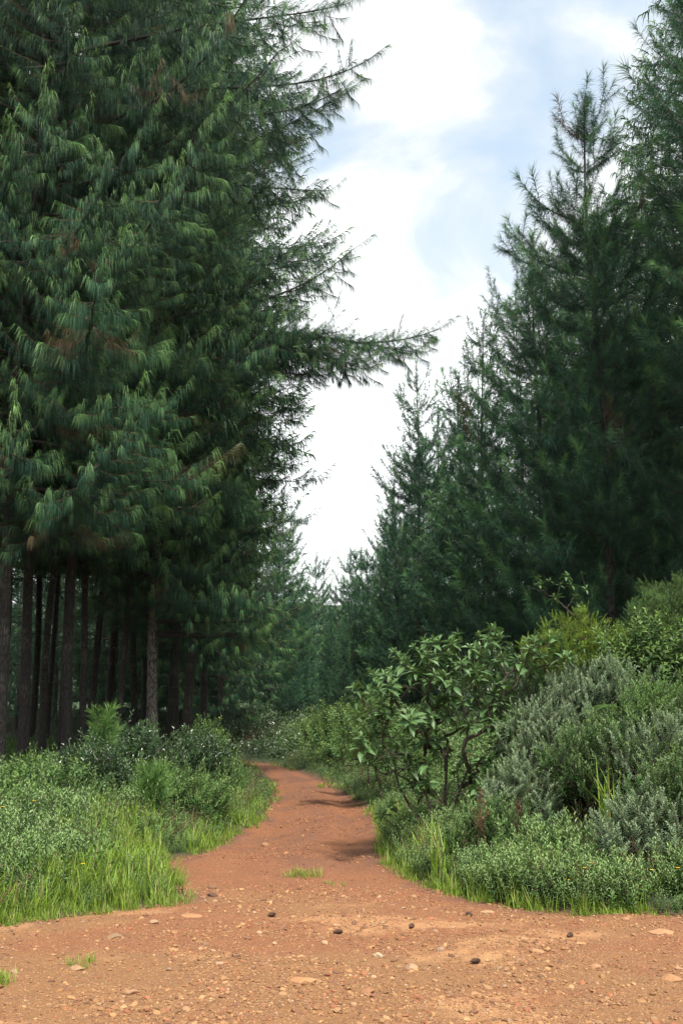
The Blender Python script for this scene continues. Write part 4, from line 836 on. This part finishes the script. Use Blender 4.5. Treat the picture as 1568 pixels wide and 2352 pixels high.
mound_bush('dark leafy shrub in the middle of the left verge', 420, 1850, 14.5, .6, .5, .35, 150, 26, ml, M_mid, 'leafy_shrub', scale=.7, tint=(-.6, -.1))
# young pines coming up in the verge
sapk = [shoot(.30, p, 46, .17, .006, .35, 900 + i, .2) for i, p in enumerate((R(35), R(60), R(82)))]
M_sap = leafmat('sapling_needles', (0.035, 0.10, 0.025), (0.08, 0.18, 0.04), (0.16, 0.28, 0.06), (0.08, 0.05, 0.03), 0.5, 0.25, 0.3)
def sapling(X, Y, y, h, label, seed, n=14):
    p = tipat(X, Y, y); x = p[0]; z = gh(x, y); h = p[2] - z if h is None else h; r = np.random.default_rng(seed); gt_, gf = Geo(), Geo(); s = np.linspace(0, 1, 7)
    tube(gt_, np.stack([.04 * np.sin(s * 3), 0 * s, s * h - .05], -1), .016 * (1 - .8 * s) + .003, 6)
    for i in range(n):
        t = .25 + .72 * (i / n); a = i * 2.4; L = min(.3, .42 * (1.1 - t) * h * .45)
        if L > .1: tube(gt_, [[.04 * math.sin(t * 3), 0, t * h], [math.cos(a) * L, math.sin(a) * L, t * h + L * .8]], [.006, .004], 4)
        for q in (0.15, .55, 1.0): gf.place(sapk[1 + (q == 1)], np.array([[math.cos(a) * L * q, math.sin(a) * L * q, t * h + L * .8 * q]]), rotz(np.array([a])) * 1.0, np.array([[.3, .1, 0]]))
    for zt in np.linspace(h * .55, h, 6): gf.place(sapk[2], np.array([[.03, 0, zt - .15]]), rotz(np.array([zt * 40])) * 1.0, np.array([[.3, .15, 0]]))
    r_ = thing('pine_sapling', (x, y, z), label, 'young pine', 'young pines coming up in the left verge'); link('trunk', gt_.mesh('trunk', M_limb, True), r_); link('foliage', gf.mesh('foliage', M_sap), r_)
sapling(238, 1655, 15.5, None, 'young pine sapling with an upright candle among the glossy shrubs on the left', 1)
sapling(352, 1800, 13.6, None, 'young feathery pine sapling below the pale trunk', 2)
# fern on the bank
def frond(L, seed):
    r = np.random.default_rng(seed); g = Geo(); ax = lambda t: np.array([L * t * .9, 0, L * (.75 * t - .85 * t * t)])
    tube(g, [ax(t) for t in np.linspace(0, 1, 7)], [.003, .003, .0025, .002, .0015, .001, .0007], 3, (0, 0, .4))
    for i in range(26):
        t = .18 + .8 * i / 26; l = L * .30 * math.sin(math.pi * (.15 + .8 * t)) ** .8 * (1.05 - t * .6)
        for s in (-1, 1):
            d = nrm(np.array([.45, s * 1.0, -.12])); 
            for q in np.linspace(.1, 1, 6):
                p = ax(t) + d * l * q; small_leaf(g, p, nrm(np.array([.9, .25 * s, -.05])), np.array([0, 0, 1.]), l * .16, l * .10, (.3, .2, 0)); small_leaf(g, p, nrm(np.array([-.5, .9 * s, -.05])), np.array([0, 0, 1.]), l * .14, l * .10, (.2, .2, 0))
    return g.mesh('frond', M_mid)
for X, Y, y, lab, nf, L in [(1440, 1640, 11.2, 'green fern arching over the crest of the right bank', 8, .6), (1390, 1955, 9.9, 'small fern at the shaded foot of the right bank', 6, .38), (1290, 1930, 10.1, 'little fern left of the shaded foot of the bank', 5, .3)]:
    p = tipat(X, Y, y); r_ = thing('fern', tuple(p), lab, 'fern', 'ferns on the right bank'); fr = [frond(L, i) for i in range(2)]
    for i in range(nf): link('frond', fr[i % 2], r_, (0, 0, 0), i * 6.28 / nf + .3 * (i % 3), 1.0 - .08 * (i % 3))
    g = Geo(); zt = gh(p[0], y) - p[2]; tube(g, [[0, 0, zt - .03], [.01, 0, zt * .5], [0, 0, .02]], [.012, .01, .006], 5, (0, 0, 1)); link('stalk', g.mesh('stalk', M_stem), r_)
# tall arching grass clumps on the bank
gb_ = [grass(30, .75, .014, 400 + i, .05, .1) for i in range(2)]
for X, Y, y, lab in [(1395, 1800, 10.3, 'clump of long arching grass on the face of the right bank'), (1215, 1790, 11.2, 'long grass clump between the track shrub and the silver bush'), (1530, 1700, 10.4, 'arching grass clump near the right edge high on the bank'), (1010, 2000, 10.2, 'leaning grass clump under the broad-leaved shrub'), (455, 1830, 15, 'long dark grass clump in the left verge')]:
    p = tipat(X, Y, y); g = Geo(); g.place(gb_[0], np.zeros((1, 3)), np.eye(3)[None]); zt = min(p[2] - .3, 99); tag(link('grass_clump', g.mesh('grass_clump', M_grass), None, (p[0], y, max(gh(p[0], y), p[2] - .45)), y), lab, 'grass clump', 'long grass clumps')
# dry weed standing by the shrub
for X, y, h, lab in [(1095, 10.3, .75, 'tall dead brown weed standing beside the broad-leaved shrub'), (1180, 10.5, .6, 'reddish dry weed left of the narrow silver bush')]:
    x = (X * 682 / 1568 - 341) / FOC * y; z = gh(x, y); r = np.random.default_rng(int(X)); root = thing('dry_weed', (x, y, z), lab, 'dry weed', 'dead weeds by the shrub'); gb2, gf2 = Geo(), Geo(); s = np.linspace(0, 1, 8)
    tube(gb2, np.stack([.03 * np.sin(s * 6), .02 * s, s * h - .03], -1), .009 * (1 - .7 * s), 5)
    for i in range(34):
        t = .3 + .68 * r.random(); a = r.random() * 6.28; L = .2 * (1.1 - t); o_ = np.array([.03 * math.sin(t * 6), .02 * t, t * h]); e = o_ + np.array([math.cos(a) * L, math.sin(a) * L, L * 1.2]); tube(gf2, [o_, (o_ + e) / 2 + [0, 0, -.01], e], [.003, .002, .001], 3)
        for _ in range(5): small_leaf(gf2, o_ + (e - o_) * r.random(), nrm(r.normal(size=3) + [0, 0, .6]), np.array([0.1, 0, 1.]), .03, .012, (r.random(), 0, 0))
    link('stem', gb2.mesh('stem', M_dry), root); link('twigs', gf2.mesh('twigs', M_dry), root)
# yellow flowers
def flower_meshes():
    gp, gc, gs_ = Geo(), Geo(), Geo()
    for i in range(13):
        a = i * 2 * math.pi / 13; u = np.array([math.cos(a), math.sin(a), .25]); s = np.array([-math.sin(a), math.cos(a), 0]) * .005
        gp.add([u * .006 - s * .5, u * .006 + s * .5, u * .018 + s, u * .018 - s, u * .025], [(0, 1, 2, 3)], [(3, 2, 4)])
    V, F = ico(1); gc.add(V * np.array([.008, .008, .004]) + [0, 0, .003], None, F); tube(gs_, [[0, 0, -.4], [.01, 0, -.2], [0, 0, 0]], [.002, .0018, .0015], 4)
    return gp.mesh('petals', M_petal), gc.mesh('centre', M_fcent, True), gs_.mesh('stem', M_mid)
fmsh = flower_meshes()
fl = [(548, 868, 'yellow flower above the grass left of the pair on the right verge', .42), (569, 880, 'yellow flower lowest of those on the right verge', .30), (591, 863, 'small yellow flower against the dark hollow of the bank', .5), (584, 868, 'tiny orange-yellow flower beside the one against the dark hollow', .45), (628, 861, 'yellow flower under the low silver bush', .48), (631, 874, 'yellow flower just below the one under the low silver bush', .36), (651, 870, 'orange-yellow flower second from the right edge', .40), (677, 868, 'yellow flower at the right edge of the verge', .42), (419, 866, 'tiny yellow flower beneath the broad-leaved shrub', .3), (3, 807, 'yellow flower at the very left edge', .75), (34, 801, 'yellow flower near the left edge on top of the herbs', .78), (83, 864, 'yellow flower in the middle of the left herbs', .62), (437, 857, 'tiny yellow flower right of the shrub stems', .35)]
for px, py, lab, dz in fl:
    x, y, z = hit(px, py, dz)
    while float(sdist(np.array([x]), np.array([y]))[0]) < .25 and dz > .05: dz -= .04; x, y, z = hit(px, py, dz)
    z0 = gh(x, y); r_ = thing('yellow_flower', (x, y, z), lab, 'flower', 'yellow flowers in the verges', x)
    link('petals', fmsh[0], r_, (0, 0, 0), 0, .8); link('centre', fmsh[1], r_, (0, 0, 0), 0, .8); o = link('stem', fmsh[2], r_); o.scale = (1, 1, max(1, (z - z0 + .02) / .4))

# ------------------------------------------------------------------ thin damp air between the plantations
hz = bpy.data.meshes.new('haze'); X0, X1, Y0, Y1, Z0, Z1 = -560, 560, -480, 760, -3, 62
hz.from_pydata([(x, y, z) for x in (X0, X1) for y in (Y0, Y1) for z in (Z0, Z1)], [], [(0, 1, 3, 2), (4, 6, 7, 5), (0, 4, 5, 1), (2, 3, 7, 6), (0, 2, 6, 4), (1, 5, 7, 3)])
hm = bpy.data.materials.new('damp_air'); hm.use_nodes = True; hm.node_tree.nodes.clear()
ho = hm.node_tree.nodes.new('ShaderNodeOutputMaterial'); hv = hm.node_tree.nodes.new('ShaderNodeVolumePrincipled')
hv.inputs['Color'].default_value = (0.80, 0.90, 1.0, 1); hv.inputs['Density'].default_value = 0.00016; hv.inputs['Anisotropy'].default_value = 0.3
hm.node_tree.links.new(hv.outputs[0], ho.inputs['Volume']); hz.materials.append(hm)
tag(link('haze', hz), 'thin bluish haze between the plantations', 'haze', None, 'stuff')
